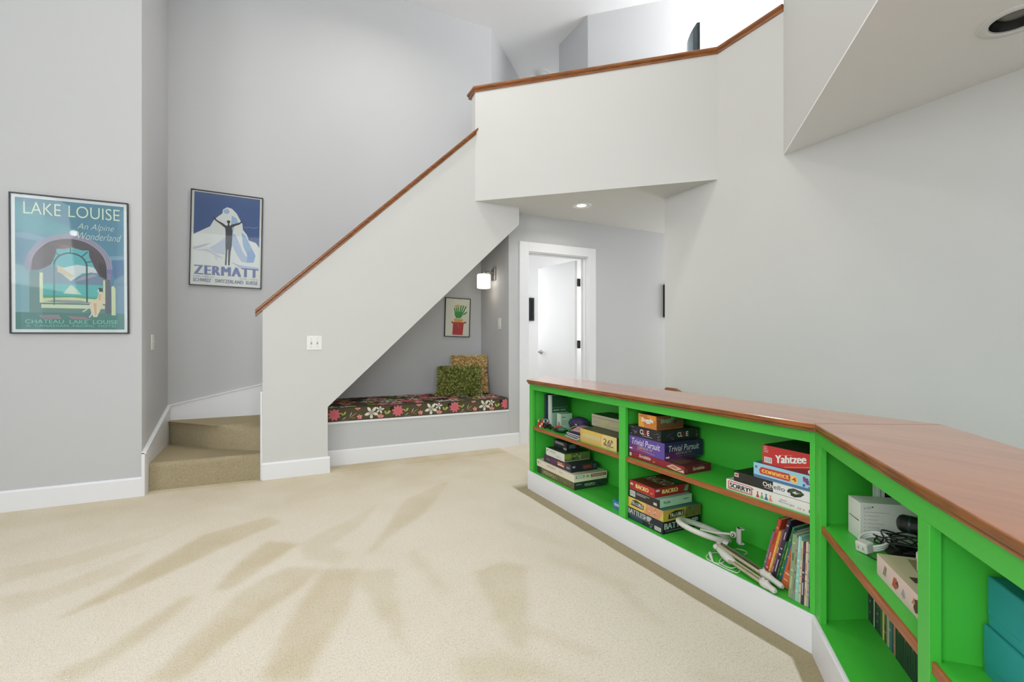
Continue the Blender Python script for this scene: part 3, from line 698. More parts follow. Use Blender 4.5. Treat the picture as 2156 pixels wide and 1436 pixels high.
# --- potted plant painting in the nook
a = Art(0.285, 0.42)
a.rect(-0.02, -0.02, 1.02, 1.02, (240, 234, 218))
a.poly([(0.36, 0.53), (0.36, 0.60), (0.44, 0.635), (0.66, 0.635), (0.74, 0.60), (0.74, 0.54)], (232, 176, 92))
a.poly([(0.32, 0.63), (0.78, 0.63), (0.74, 0.98), (0.30, 0.98)], (198, 62, 62)); a.poly([(0.24, 0.61), (0.33, 0.62), (0.33, 0.67), (0.26, 0.67)], (206, 90, 72)); a.poly([(0.77, 0.62), (0.88, 0.60), (0.88, 0.65), (0.78, 0.67)], (206, 90, 72))
a.poly([(0.38, 0.30), (0.44, 0.36), (0.52, 0.34), (0.62, 0.34), (0.74, 0.36), (0.70, 0.46), (0.62, 0.52), (0.44, 0.52), (0.37, 0.42)], (66, 158, 72))
for p, q, dx, dy in ((0.40, 0.36, -0.04, -0.12), (0.46, 0.36, -0.01, -0.16), (0.52, 0.36, 0.02, -0.20), (0.60, 0.36, 0.05, -0.20), (0.66, 0.36, 0.10, -0.20), (0.72, 0.38, 0.14, -0.20), (0.74, 0.42, 0.16, -0.08)):
    a.line([(p, q), (p + dx, q + dy)], 0.05, (52, 146, 64))
a.poly([(0.36, 0.18), (0.52, 0.14), (0.60, 0.19), (0.50, 0.24), (0.38, 0.23)], (232, 190, 108))
a.line([(0.5, 0.66), (0.62, 0.8)], 0.03, (214, 92, 84)); a.line([(0.42, 0.70), (0.40, 0.92)], 0.03, (184, 50, 54))
framed('framed_painting', 'small framed painting of a green plant in a red pot above the window seat', 'picture', 0.308, 0.448,
       Matrix.Translation((1.890, 5.199, 1.372)) @ Matrix.Rotation(R(1.8), 4, 'Y'), 0.007, 0.02, a)
# --- pictures seen through the door and past the wall end
a = Art(0.30, 0.30); a.rect(0, 0, 1, 1, (28, 40, 50)); a.rect(0.3, 0.1, 0.8, 0.5, (86, 120, 138)); a.rect(0.3, 0.58, 0.8, 0.72, (150, 178, 190))  # pale blocks paint the glass reflection into the print
framed('framed_picture', 'black framed dark picture on the far wall seen through the open door', 'picture', 0.36, 0.354,
       Matrix.Translation((3.40, 6.428, 1.587)), 0.035, 0.0, a, depth=0.035)
a = Art(0.36, 0.36); a.rect(0, 0, 1, 1, (60, 66, 72))
framed('framed_picture', 'black picture frame edge just showing beside the end of the plain right wall', 'picture', 0.42, 0.405,
       Matrix.Translation((4.543, 4.454, 1.598)), 0.02, 0.0, a, depth=0.03)

# ------------------------------------------------------------------ switches
M_PLATE = mat('switch_plastic', (236, 236, 232), 0.3, var=0.01)
M_TOG = mat('switch_toggle_grey', (150, 148, 144), 0.4)
def switch(label, M_, n, w, h, rocker=False, group=None):
    root = thing('light_switch', label, 'switch', M=M_, group=group)
    mb = MB(); mb.box(-w / 2, w / 2, -0.006, 0, -h / 2, h / 2, M_PLATE)
    for i in range(n):
        cx = (i - (n - 1) / 2) * 0.046
        for zz in (0.032, -0.032): mb.lathe([(0, 0.0068), (0.003, 0.0066), (0.0032, 0.006)], M_TOG, 8, Matrix.Translation((cx, 0, zz)) @ Matrix.Rotation(R(90), 4, 'X'))
    mb.build('plate', root, bevel=0.002)
    for i in range(n):
        cx = (i - (n - 1) / 2) * 0.046
        mb = MB()
        if rocker: mb.prism([(-0.0065, -0.033), (-0.009, -0.033), (-0.0125, 0.033), (-0.0065, 0.033)], cx - 0.016, cx + 0.016, M_PLATE, 'x')
        else:
            mb.box(cx - 0.006, cx + 0.006, -0.0072, -0.006, -0.013, 0.013, M_TOG)
            mb.prism([(-0.007, -0.004), (-0.016, 0.006), (-0.015, 0.011), (-0.007, 0.006)], cx - 0.0042, cx + 0.0042, M_PLATE, 'x')
        mb.build('toggle' if not rocker else 'rocker', root, bevel=0.0008)
    return root
switch('white double toggle switch plate on the sloping stair wall', Matrix.Translation((0.294, 4.24, 1.085)), 2, 0.115, 0.116)
switch('white single switch plate on the wall return beside the stairs', Matrix.Translation((-0.845, 4.52, 1.09)) @ Matrix.Rotation(R(90), 4, 'Z'), 1, 0.072, 0.118)
switch('white narrow switch plate below the wall lamp in the nook', Matrix.Translation((2.19, 4.68, 1.29)) @ Matrix.Rotation(R(-90), 4, 'Z'), 1, 0.072, 0.120, True)

# ------------------------------------------------------------------ nook: bench, cushion, pillows, lamp
bench = thing('window_seat', 'built-in grey bench with a white ledge in the nook under the stairs', 'bench', (1.3, 4.455, 0))
mb = MB(); mb.box(0.398 - 1.3, 2.189 - 1.3, 0, 0.02, 0, 0.366, M_GREY); mb.build('front_panel', bench)
mb = MB(); mb.box(0.385 - 1.3, 2.189 - 1.3, -0.012, 0.744, 0.366, 0.386, M_TRIM); mb.build('seat_board', bench, bevel=0.004)
# floral cushion
M_OLIVE = mat('olive_brown_fabric', (86, 80, 62), 0.85, var=0.08, scale=60, bump=0.3, bscale=500, spec=0.15)
cush = thing('seat_cushion', 'long box cushion in brown fabric printed with flowers on the bench', 'cushion', (1.3, 4.455, 0.386))
CX0, CX1, CY0, CY1, CHt = 0.402 - 1.3, 2.178 - 1.3, -0.005, 0.735, 0.118
mb = MB()
nx, ny = 36, 14
vs = []; fs = []
def cz(fx, fy): return CHt + 0.008 * (math.sin(math.pi * fx) ** 0.4 * math.sin(math.pi * fy) ** 0.4)
for j in range(ny + 1):
    for i in range(nx + 1):
        fx = i / nx; fy = j / ny; vs.append((CX0 + (CX1 - CX0) * fx, CY0 + (CY1 - CY0) * fy, cz(fx, fy)))
fs = [(j * (nx + 1) + i, j * (nx + 1) + i + 1, (j + 1) * (nx + 1) + i + 1, (j + 1) * (nx + 1) + i) for j in range(ny) for i in range(nx)]
mb.add(vs, fs, M_OLIVE, True)
mb.flat([(CX0, CY0, 0), (CX1, CY0, 0), (CX1, CY0, CHt), (CX0, CY0, CHt)], M_OLIVE); mb.flat([(CX1, CY0, 0), (CX1, CY1, 0), (CX1, CY1, CHt), (CX1, CY0, CHt)], M_OLIVE)
mb.flat([(CX0, CY1, 0), (CX0, CY0, 0), (CX0, CY0, CHt), (CX0, CY1, CHt)], M_OLIVE); mb.flat([(CX1, CY1, 0), (CX0, CY1, 0), (CX0, CY1, CHt), (CX1, CY1, CHt)], M_OLIVE)
FP = {'pink': (214, 112, 124), 'white': (226, 222, 208), 'lime': (172, 178, 78), 'orange': (208, 128, 84), 'rust': (180, 92, 72), 'dark': (48, 40, 36), 'tan': (196, 162, 112), 'rose': (222, 150, 150)}
rnd = random.Random(3)
def motif(kind, u, v, size, ang, put):
    """flower or leaf polygons in the plane, clipped by the caller through put(points, colour, layer)"""
    def petal(a, l, w, c, lay, off=0.0):
        pts = []
        for i in range(9):
            t = i / 8; x = off + l * t; y = w * math.sin(math.pi * t) * (0.55 + 0.45 * t); pts.append((x, y))
        for i in range(7, 0, -1):
            t = i / 8; x = off + l * t; y = -w * math.sin(math.pi * t) * (0.55 + 0.45 * t); pts.append((x, y))
        ca, sa = math.cos(a), math.sin(a)
        put([(u + x * ca - y * sa, v + x * sa + y * ca) for x, y in pts], c, lay)
    if kind == 'daisy':
        for i in range(9): petal(ang + i * 2 * math.pi / 9, size * 0.5, size * 0.13, 'pink', 1)
        for i in range(9): petal(ang + i * 2 * math.pi / 9, size * 0.36, size * 0.02, 'rust', 2)
    elif kind == 'lily':
        for i in range(5): petal(ang + i * 2 * math.pi / 5, size * 0.55, size * 0.14, 'white', 1)
        for i in range(5): petal(ang + i * 2 * math.pi / 5, size * 0.30, size * 0.02, 'dark', 2)
        petal(ang, size * 0.12, size * 0.06, 'rust', 2, -0.06 * size)
    elif kind == 'leaf':
        petal(ang, size * 0.6, size * 0.15, 'lime', 1); petal(ang + 1.2, size * 0.45, size * 0.12, 'lime', 1)
        petal(ang + 0.1, size * 0.4, size * 0.012, 'tan', 2)
    elif kind == 'poppy':
        for i in range(5): petal(ang + i * 2 * math.pi / 5, size * 0.42, size * 0.18, 'orange' if i % 2 else 'rose', 1)
        petal(ang, size * 0.15, size * 0.08, 'rust', 2, -0.07 * size)
    elif kind == 'twig':
        petal(ang, size * 0.9, size * 0.03, 'tan', 1); petal(ang + 0.5, size * 0.5, size * 0.03, 'white', 1, 0.15 * size); petal(ang - 0.5, size * 0.4, size * 0.05, 'rust', 1, 0.2 * size)
    elif kind == 'dark':
        for i in range(4): petal(ang + i * 1.1, size * 0.45, size * 0.16, 'dark', 1)
def clipped(pts, a0, a1, b0, b1):
    def cl(ps, k, lim, keep):
        out = []
        for i in range(len(ps)):
            p, q = ps[i - 1], ps[i]
            ip, iq = keep(p[k]), keep(q[k])
            if ip != iq:
                t = (lim - p[k]) / (q[k] - p[k]); out.append(tuple(p[j] + (q[j] - p[j]) * t for j in (0, 1)))
            if iq: out.append(q)
        return out
    for k, lim, keep in ((0, a0, lambda x: x >= a0), (0, a1, lambda x: x <= a1), (1, b0, lambda x: x >= b0), (1, b1, lambda x: x <= b1)):
        pts = cl(pts, k, lim, keep)
        if len(pts) < 3: return None
    return pts
FM = {k: mat('fabric_print_' + k, c, 0.85, var=0.06, scale=60, spec=0.15) for k, c in FP.items()}
lay_n = [0]
def put_front(pts, c, lay):
    q = clipped(pts, CX0 + 0.004, CX1 - 0.01, 0.004, CHt - 0.006)
    if q: lay_n[0] += 1; mb.flat([(x, CY0 - 0.0004 * lay - 0.000004 * lay_n[0], z) for x, z in q], FM[c])
def put_top(pts, c, lay):
    q = clipped(pts, CX0 + 0.01, CX1 - 0.01, CY0 + 0.008, CY1 - 0.02)
    if q:
        lay_n[0] += 1
        cxm = sum(p[0] for p in q) / len(q); cym = sum(p[1] for p in q) / len(q)
        pts3 = [(x, y, cz((x - CX0) / (CX1 - CX0), (y - CY0) / (CY1 - CY0)) + 0.0012 + 0.0004 * lay + 0.000004 * lay_n[0]) for x, y in q + [(cxm, cym)]]
        n_ = len(q); mb.add(pts3, [(i, (i + 1) % n_, n_) for i in range(n_)], FM[c])
xx = CX0 + 0.07; rep = 0.56
while xx < CX1 + 0.2:
    for kind, dx, dz, sz, an in (('daisy', 0.0, 0.062, 0.115, 0.2), ('leaf', 0.075, 0.05, 0.07, 1.0), ('twig', 0.12, 0.02, 0.10, 0.6), ('poppy', 0.215, 0.03, 0.06, 0.4), ('poppy', 0.20, 0.112, 0.06, 0.9),
                                 ('lily', 0.32, 0.06, 0.12, 0.9), ('lily', 0.395, 0.085, 0.075, 0.1), ('poppy', 0.40, 0.018, 0.075, 0.2), ('leaf', 0.455, 0.035, 0.09, 0.8), ('dark', 0.51, 0.085, 0.07, 0.3), ('twig', 0.05, 0.008, 0.09, 0.0)):
        motif(kind, xx + dx, dz, sz, an, put_front)
    xx += rep
kinds = ['lily', 'poppy', 'daisy', 'leaf', 'lily', 'dark', 'twig', 'poppy', 'leaf']
for j in range(6):
    for i in range(16):
        motif(kinds[(i * 4 + j * 5 + (i * j) % 3) % 9], CX0 + 0.05 + i * 0.112 + (j % 2) * 0.05 + rnd.uniform(-.02, .02), 0.05 + j * 0.125 + rnd.uniform(-.02, .02), rnd.uniform(0.12, 0.16), rnd.uniform(0, 6), put_top)
mb.build('cover', cush)
M_PIPE = mat('cushion_piping', (70, 62, 48), 0.8)
for zz in (0.004, CHt):
    mb = MB(); mb.tube([(CX0, CY0, zz), (CX1 - 0.02, CY0, zz), (CX1, CY0 + 0.02, zz), (CX1, CY1, zz)], 0.004, M_PIPE, 6); mb.build('piping', cush)

def shaggy(label, M_, w, h, t, cols, n, seed, tuft, group):
    root = thing('throw_pillow', label, 'pillow', M=M_, group=group)
    rn = random.Random(seed); mb = MB()
    ms = [mat('shag_' + '_'.join(map(str, c)), c, 0.9, var=0.12, scale=40, spec=0.1) for c in cols]
    def surf(u, v, side):
        eu = max(0.0, 1 - abs(u) ** 2.6); ev = max(0.0, 1 - abs(v) ** 2.6)
        pinch = 1 - 0.07 * (1 - abs(u)) * abs(v) ** 2 
        return Vector((u * w / 2 * (1 - 0.05 * (1 - v * v)), side * t / 2 * (eu * ev) ** 0.5, v * h / 2 * pinch))
    g = 16
    for side in (-1, 1):
        vs = [surf(-1 + 2 * i / g, -1 + 2 * j / g, side) for j in range(g + 1) for i in range(g + 1)]
        fs = [(j * (g + 1) + i, j * (g + 1) + i + 1, (j + 1) * (g + 1) + i + 1, (j + 1) * (g + 1) + i) for j in range(g) for i in range(g)]
        if side > 0: fs = [f[::-1] for f in fs]
        mb.add(vs, fs, ms[0], True)
    for _ in range(n):
        side = -1 if rn.random() < 0.8 else 1
        u = rn.uniform(-1, 1); v = rn.uniform(-1, 1)
        if rn.random() < 0.22:
            if rn.random() < 0.5: u = rn.choice((-1, 1)) * rn.uniform(0.93, 1)
            else: v = rn.choice((-1, 1)) * rn.uniform(0.93, 1)
        p = surf(u, v, side)
        nrm = Vector((u * 0.7, side * 1.0, v * 0.7 - 0.1)).normalized()
        d = (nrm + Vector((rn.uniform(-1, 1), rn.uniform(-.4, .4), rn.uniform(-1, 1))) * 0.75).normalized()
        sdir = d.cross(Vector((rn.uniform(-1, 1), rn.uniform(-1, 1), rn.uniform(-1, 1)))).normalized()
        L = tuft * rn.uniform(0.6, 1.2); wd = tuft * rn.uniform(0.22, 0.36)
        curl = Vector((rn.uniform(-1, 1), rn.uniform(-1, 1), rn.uniform(-1.2, 0.4))) * 0.5
        q = p + d * L * 0.5; e = q + (d + curl).normalized() * L * 0.5
        mb.add([p - sdir * wd * 0.4, p + sdir * wd * 0.4, q + sdir * wd, q - sdir * wd, e + sdir * wd * 0.35, e - sdir * wd * 0.35], [(0, 1, 2, 3), (3, 2, 4, 5)], ms[rn.randrange(len(ms))])
    mb.build('cover', root)
    return root
PG = 'shaggy throw pillows on the window seat'
CT = 0.386 + 0.124
shaggy('shaggy tan throw pillow behind the green one in the nook corner', Matrix.Translation((1.962, 5.0, CT + 0.222)) @ Matrix.Rotation(R(-14), 4, 'Z') @ Matrix.Rotation(R(-13), 4, 'X'),
       0.38, 0.40, 0.10, [(224, 190, 122), (236, 208, 146), (208, 172, 106), (242, 222, 176)], 4200, 5, 0.032, PG)
shaggy('shaggy olive green throw pillow leaning in front of the tan one', Matrix.Translation((1.79, 4.87, CT + 0.155)) @ Matrix.Rotation(R(-22), 4, 'Z') @ Matrix.Rotation(R(-38), 4, 'X'),
       0.46, 0.34, 0.10, [(138, 144, 70), (160, 164, 90), (184, 186, 124), (108, 116, 54)], 4200, 6, 0.032, PG)

# wall lamp
sc = thing('wall_sconce', 'lit wall lamp with a white glass cylinder shade in the nook', 'lamp', (2.19, 4.815, 1.84))
mb = MB(); mb.box(-0.02, 0, -0.045, 0.045, -0.07, 0.065, M_STEEL); mb.build('back_plate', sc, bevel=0.003)
mb = MB(); mb.tube([(-0.015, 0, 0.02), (-0.13, 0, 0.02)], 0.008, M_STEEL, 10); mb.tube([(-0.13, 0, 0.02), (-0.13, 0, -0.01)], 0.02, M_STEEL, 16)
mb.lathe([(0, 0.0), (0.05, -0.002), (0.05, -0.01), (0, -0.012)], M_STEEL, 20, Matrix.Translation((-0.13, 0, 0.0))); mb.build('arm', sc)
M_OPAL = mat('opal_glass_lit', (255, 246, 232), 0.3, emit=3.0, var=0.0)
mb = MB(); mb.lathe([(0.0, -0.006), (0.066, -0.006), (0.072, -0.012), (0.074, -0.03), (0.074, -0.14), (0.072, -0.156), (0.066, -0.16), (0.064, -0.15), (0.064, -0.02), (0.0, -0.016)], M_OPAL, 32, Matrix.Translation((-0.13, 0, 0)))
mb.build('shade', sc)

# ------------------------------------------------------------------ ceiling fixtures
M_CAN = mat('can_trim_white', (230, 230, 228), 0.4, var=0.01)
M_BAF = mat('black_baffle', (14, 14, 14), 0.5)
M_LAMP = mat('lamp_glow', (255, 244, 226), 0.4, emit=14.0, var=0)
M_LAMPOFF = mat('lamp_lens_unlit', (120, 120, 116), 0.35)
def can(label, x, y, z, r, lit, black=False, group='recessed ceiling lights'):
    root = thing('recessed_light', label, 'light', (x, y, z), group=group)
    # local z down is -z; the trim ring lies on the ceiling, the can shows as a shallow well
    mb = MB(); mb.lathe([(r * 1.35, 0.0), (r * 1.33, -0.004), (r * 1.05, -0.007), (r, -0.004), (r, 0.0)], M_CAN, 40); mb.build('trim_ring', root)
    mb = MB(); mb.lathe([(r, -0.005), (r * 0.9, -0.0015), (r * 0.62, -0.001)], M_BAF if black else M_CAN, 40); mb.build('baffle', root)
    mb = MB(); mb.lathe([(r * 0.62, -0.001), (r * 0.4, -0.0025), (0, -0.003)], M_LAMP if lit else M_LAMPOFF, 32); mb.build('lens', root)
    return root
can('lit round recessed light in the hall ceiling', 2.726, 3.91, HC, 0.075, True)
for i, (cx, cy) in enumerate(HIGH_CANS):
    can('unseen lit round recessed light in the high ceiling', cx, cy, HT, 0.085, True)
# the dark recessed light at the top right is a real deep can
root = thing('recessed_light', 'unlit recessed light with a black inside in the low right ceiling', 'light', (2.779, 0.835, HC))
CANR = 0.085
mb = MB(); mb.lathe([(0.124, -0.0005), (0.122, -0.004), (0.096, -0.006), (CANR, -0.003), (CANR - 0.003, 0.0)], M_CAN, 48); mb.build('trim_ring', root)
mb = MB(); mb.lathe([(CANR - 0.001, -0.003), (CANR - 0.002, 0.0), (CANR - 0.004, 0.06), (0.0, 0.062)], M_BAF, 48); mb.build('baffle', root)
mb = MB(); mb.ball((0, 0, 0.040), (0.062, 0.062, 0.022), M_LAMPOFF, 20); mb.build('bulb', root)
o = thing('smoke_detector', 'small round white detector on the high ceiling above the loft', 'detector', (3.28, 5.63, HT))
mb = MB(); mb.lathe([(0.095, 0), (0.095, -0.012), (0.085, -0.022), (0.0, -0.024)], M_CAN, 32); mb.build('housing', o)
mb = MB(); mb.lathe([(0.055, -0.022), (0.05, -0.034), (0.0, -0.036)], M_TRIM, 24); mb.build('cover', o)
# unseen globe lamp, added to make the glint in the lake poster
o = thing('glint_globe_lamp', 'unseen globe lamp added for the glint in the lake poster', 'lamp', (-3.6, -3.74, 3.2))
mb = MB(); mb.ball((0.10, 0, 0), 0.05, mat('globe_glow', (255, 246, 235), 0.4, emit=60, var=0), 20); mb.build('globe', o)
mb = MB(); mb.tube([(0, 0, 0), (0.05, 0, 0)], 0.02, M_STEEL, 12); mb.build('bracket', o)

# loft desk and screen behind the parapet
M_SCR = mat('dark_screen_plastic', (42, 58, 62), 0.35)
M_SCR2 = mat('screen_face', (92, 120, 132), 0.2)
o = thing('desk', 'plain desk standing behind the loft balcony wall', 'desk', (3.66, 3.30, LF))
mb = MB(); mb.box(-0.2, 0.5, -0.25, 0.2, 0.72, 0.75, M_EDGE); mb.build('top', o, bevel=0.003)
for lx, ly in ((-0.18, -0.22), (0.46, -0.22), (-0.18, 0.16), (0.46, 0.16)):
    mb = MB(); mb.box(lx, lx + 0.03, ly, ly + 0.03, 0, 0.72, M_EDGE); mb.build('leg', o)
mo = thing('monitor', 'dark curved screen seen edge on above the loft balcony rail', 'screen', (3.575, 3.36, LF + 0.75), (0, 0, R(230)))
mb = MB()
vs = []; 
def mprof(k):  # curved slab, seen nearly end on
    out = []
    for i in range(9):
        t = -1 + 2 * i / 8; out.append((0.30 * t, 0.05 * t * t + k))
    return out
f0 = mprof(0.0); f1 = mprof(0.028)
mb.prism(f0 + f1[::-1], 0.10, 0.585, M_SCR); mb.build('housing', mo, bevel=0.003)
mb = MB(); 
g0 = mprof(-0.002); mb.add([(x * 0.96, y, 0.12) for x, y in g0] + [(x * 0.96, y, 0.565) for x, y in g0], [(i, i + 1, i + 10, i + 9) for i in range(8)], M_SCR2, True); mb.build('screen', mo)
mb = MB(); mb.box(-0.02, 0.02, 0.03, 0.05, 0.01, 0.2, M_SCR); mb.box(-0.12, 0.12, -0.03, 0.12, 0, 0.012, M_SCR); mb.build('stand', mo)

#PART2
# ------------------------------------------------------------------ built-in bookcases
K = (1.70, 1.017)
M1 = Matrix.Translation((K[0], K[1], 0))
M2 = Matrix.Translation((K[0], K[1], 0)) @ Matrix.Rotation(R(-45), 4, 'Z')
BZ = 0.137; SZ = 0.47; DEP = 0.32
def bookcase(label, M_, bays, stiles, parts_x):
    root = thing('bookcase', label, 'bookcase', M=M_, group=None)
    return root
def shelf(root, y0, y1, skew=0.0):
    mb = MB(); mb.prism([(0.012, y0), (0.012, y1), (DEP, y1 + skew), (DEP, y0)], 0.449, SZ, M_GREEN); s = mb.build('shelf', root)
    mb = MB(); mb.box(0.004, 0.012, y0, y1, 0.447, SZ + 0.001, M_EDGE); mb.build('edge_band', s, bevel=0.0015)
# straight run
bc = bookcase('green built-in bookcase, the straight run full of board games', M1, None, None, None)
mb = MB()
mb.box(0, 0.02, 0.019, 2.046, 0.740, 0.785, M_GREEN); mb.box(0, 0.02, 2.046, 2.093, 0.135, 0.785, M_GREEN)
mb.box(0, 0.02, 1.011, 1.065, 0.135, 0.740, M_GREEN); mb.box(0, 0.02, 0.0, 0.019, 0.135, 0.785, M_GREEN)
mb.build('face_frame', bc, bevel=0.0012)
mb = MB(); mb.box(DEP, DEP + 0.015, -0.13, 2.28, 0.0, 0.785, M_GREEN); mb.build('back_panel', bc)
mb = MB(); mb.box(0.02, DEP, 1.029, 1.047, BZ, 0.783, M_GREEN); mb.build('partition', bc)
mb = MB(); mb.box(0.02, DEP, 0.0, 0.018, BZ, 0.783, M_GREEN); mb.build('partition', bc)
mb = MB(); mb.box(0.02, DEP, 2.058, 2.076, BZ, 0.783, M_GREEN); mb.build('side_panel', bc)
mb = MB(); mb.prism([(0.002, 2.093), (0.26, 2.351), (DEP + 0.014, 2.281), (DEP + 0.014, 2.077), (0.02, 2.077)], 0.0, 0.785, M_GREEN); mb.build('end_panel', bc)
mb = MB(); mb.box(0.0, DEP, 0.0, 2.06, 0.115, BZ, M_GREEN); mb.build('bottom_panel', bc)
mb = MB(); mb.box(0.02, DEP, 0.0, 2.06, 0.770, 0.7845, M_GREEN); mb.build('top_panel', bc)
shelf(bc, 1.047, 2.058); shelf(bc, 0.018, 1.029)
mb = MB(); mb.prism([(-0.012, 0.005), (-0.012, 2.098), (0.255, 2.365), (0.263, 2.353), (0.0, 2.09), (0.0, 0.0)], 0, 0.128, M_TRIM)
mb.prism([(-0.008, 0.0035), (-0.008, 2.096), (0.257, 2.361), (0.263, 2.353), (0.0, 2.09), (0.0, 0.0)], 0.128, 0.1355, M_TRIM)
mb.build('plinth', bc, bevel=0.0015)
# angled run
bd = bookcase('green built-in bookcase, the angled run nearest the camera', M2, None, None, None)
mb = MB()
mb.box(0, 0.02, -1.49, -0.057, 0.740, 0.785, M_GREEN); mb.box(0, 0.02, -0.057, -0.0002, 0.135, 0.785, M_GREEN)
mb.box(0, 0.02, -0.776, -0.729, 0.135, 0.740, M_GREEN); mb.box(0, 0.02, -1.49, -1.443, 0.135, 0.740, M_GREEN)
mb.build('face_frame', bd, bevel=0.0012)
mb = MB(); mb.box(DEP, DEP + 0.015, -1.49, 0.115, 0.0, 0.785, M_GREEN); mb.build('back_panel', bd)
mb = MB(); mb.prism([(0.02, -0.03), (0.02, -0.012), (DEP - 0.001, 0.112), (DEP - 0.001, 0.094)], BZ, 0.783, M_GREEN); mb.build('partition', bd)
mb = MB(); mb.box(0.02, DEP, -0.762, -0.744, BZ, 0.783, M_GREEN); mb.build('partition', bd)
mb = MB(); mb.box(0.02, DEP, -1.49, -1.472, BZ, 0.783, M_GREEN); mb.build('side_panel', bd)
mb = MB(); mb.prism([(0.0, -1.49), (0.0, -0.002), (DEP, 0.11), (DEP, -1.49)], 0.115, BZ, M_GREEN); mb.build('bottom_panel', bd)
mb = MB(); mb.prism([(0.02, -1.472), (0.02, -0.012), (DEP, 0.095), (DEP, -1.472)], 0.770, 0.7845, M_GREEN); mb.build('top_panel', bd)
shelf(bd, -0.744, -0.03, 0.12); shelf(bd, -1.472, -0.762)
mb = MB(); mb.prism([(-0.012, -0.0052), (0.0, -0.0002), (0.0, -1.49), (-0.012, -1.49)], 0, 0.128, M_TRIM)
mb.prism([(-0.008, -0.0035), (0.0, -0.0002), (0.0, -1.49), (-0.008, -1.49)], 0.128, 0.1355, M_TRIM); mb.build('plinth', bd, bevel=0.0015)
# worktop
ct = thing('countertop', 'long bent cherry wood top running over both green bookcases', 'countertop', (1.84, 2.0, 0.7855))
mb = MB()
for z0, z1, i in ((0.0, 0.012, 0.008), (0.012, 0.031, 0.0)):
    A = [(1.655 + i, 0.993 + i * 0.4), (2.03, 0.785), (2.03, 3.28 - i), (1.95, 3.365 - i * 1.4), (1.655 + i, 3.07 - i * 0.4)]
    B = [(1.655 + i, 0.993 + i * 0.4), (0.58 + i * 0.7, -0.082 - i * 0.7), (1.163, -0.082), (2.03, 0.785)]
    for poly, m in ((A, M_TOP1), (B, M_TOP2)):
        mm = [M_RAIL, m] + [M_RAIL] * len(poly) if not i else M_RAIL
        mb.prism([(x - 1.84, y - 2.0) for x, y in poly], z0, z1, mm)
top = mb.build('top_board', ct, bevel=0.005, seg=3)

# ------------------------------------------------------------------ boxes
class Face:
    def __init__(s, o, r, u, w, h, n): s.o = Vector(o); s.r = Vector(r); s.u = Vector(u); s.w = w; s.h = h; s.n = Vector(n); s.k = 0
    def pt(s, a, b): return s.o + s.r * (a * s.w) + s.u * (b * s.h) + s.n * (0.00025 + 0.00006 * s.k)
def prints(mb, faces, items):
    for it in items:
        f = faces[it[1]]; f.k += 1
        if it[0] == 'r':
            _, _, a0, b0, a1, b1, c = it; mb.flat([f.pt(a0, b0), f.pt(a1, b0), f.pt(a1, b1), f.pt(a0, b1)], ink(c))
        elif it[0] == 'p': mb.flat([f.pt(a, b) for a, b in it[2]], ink(it[3]))
        elif it[0] == 'c':      # disc: centre, radius as a fraction of face height
            _, _, a, b, r, c = it; rr = r * f.h
            mb.flat([f.pt(a + rr * math.cos(t * math.pi / 10) / f.w, b + rr * math.sin(t * math.pi / 10) / f.h) for t in range(20)], ink(c))
        else:
            _, _, s, a, b, w, h, c = it[:8]; kw = it[8] if len(it) > 8 else {}
            rise = kw.pop('rise', 0.0) * f.h if kw else 0.0
            fat = kw.pop('fat', 0.0) if kw else 0.0
            for q in ((-1, 0, 1) if fat else (0,)):
                f.k += 0.2; mb.text(s, f.pt(a + q * fat, b), f.r, f.u, w * f.w, h * f.h, ink(c), rise=rise, **kw)
def gamebox(label, x0, x1, y0, y1, z0, z1, cf, cs, ctop, items, M_=None, rot=0.0, lid=0.06, ctray=None, group='board games in the straight bookcase', cat='board game box', name='game_box'):
    """lidded box; F = the side facing -x, S = the side facing -y, T = top"""
    cx, cy = (x0 + x1) / 2, (y0 + y1) / 2
    base = (M_ or Matrix()) @ Matrix.Translation((cx, cy, z0)) @ Matrix.Rotation(rot, 4, 'Z')
    root = thing(name, label, cat, M=base, group=group)
    a = (x1 - x0) / 2; b = (y1 - y0) / 2; h = z1 - z0; lz = h * lid
    mb = MB(); e = 0.0012
    mb.box(-a + e, a - e, -b + e, b - e, 0, h - 0.003, ink(ctray or cf)); mb.build('tray', root)
    mb = MB(); F, Sd, T = ink(cf), ink(cs), ink(ctop)
    mb.box(-a, a, -b, b, lz, h, [T, T, Sd, F, F, Sd])
    faces = {'F': Face((-a, b, lz), (0, -1, 0), (0, 0, 1), 2 * b, h - lz, (-1, 0, 0)), 'S': Face((-a, -b, lz), (1, 0, 0), (0, 0, 1), 2 * a, h - lz, (0, -1, 0)),
             'T': Face((-a, b, h), (0, -1, 0), (1, 0, 0), 2 * b, 2 * a, (0, 0, 1))}
    prints(mb, faces, items)
    mb.build('lid', root)
    return root
def lines(face, a0, b0, a1, b1, n, c, th=0.35, rnd_=random.Random(5)):
    out = []
    for i in range(n):
        b = b1 - (b1 - b0) * (i + 0.5) / n; hh = (b1 - b0) / n * th / 2
        out.append(('r', face, a0, b - hh, a0 + (a1 - a0) * rnd_.uniform(0.6, 1), b + hh, c))
    return out
def barcode(face, a0, b0, a1, b1):
    out = [('r', face, a0, b0, a1, b1, (225, 225, 222))]
    n = 11
    for i in range(n):
        if i % 3 != 2: out.append(('r', face, a0 + (a1 - a0) * (0.1 + 0.8 * i / n), b0 + (b1 - b0) * 0.15, a0 + (a1 - a0) * (0.1 + 0.8 * (i + 0.5) / n), b1 - (b1 - b0) * 0.1, (50, 50, 52)))
    return out
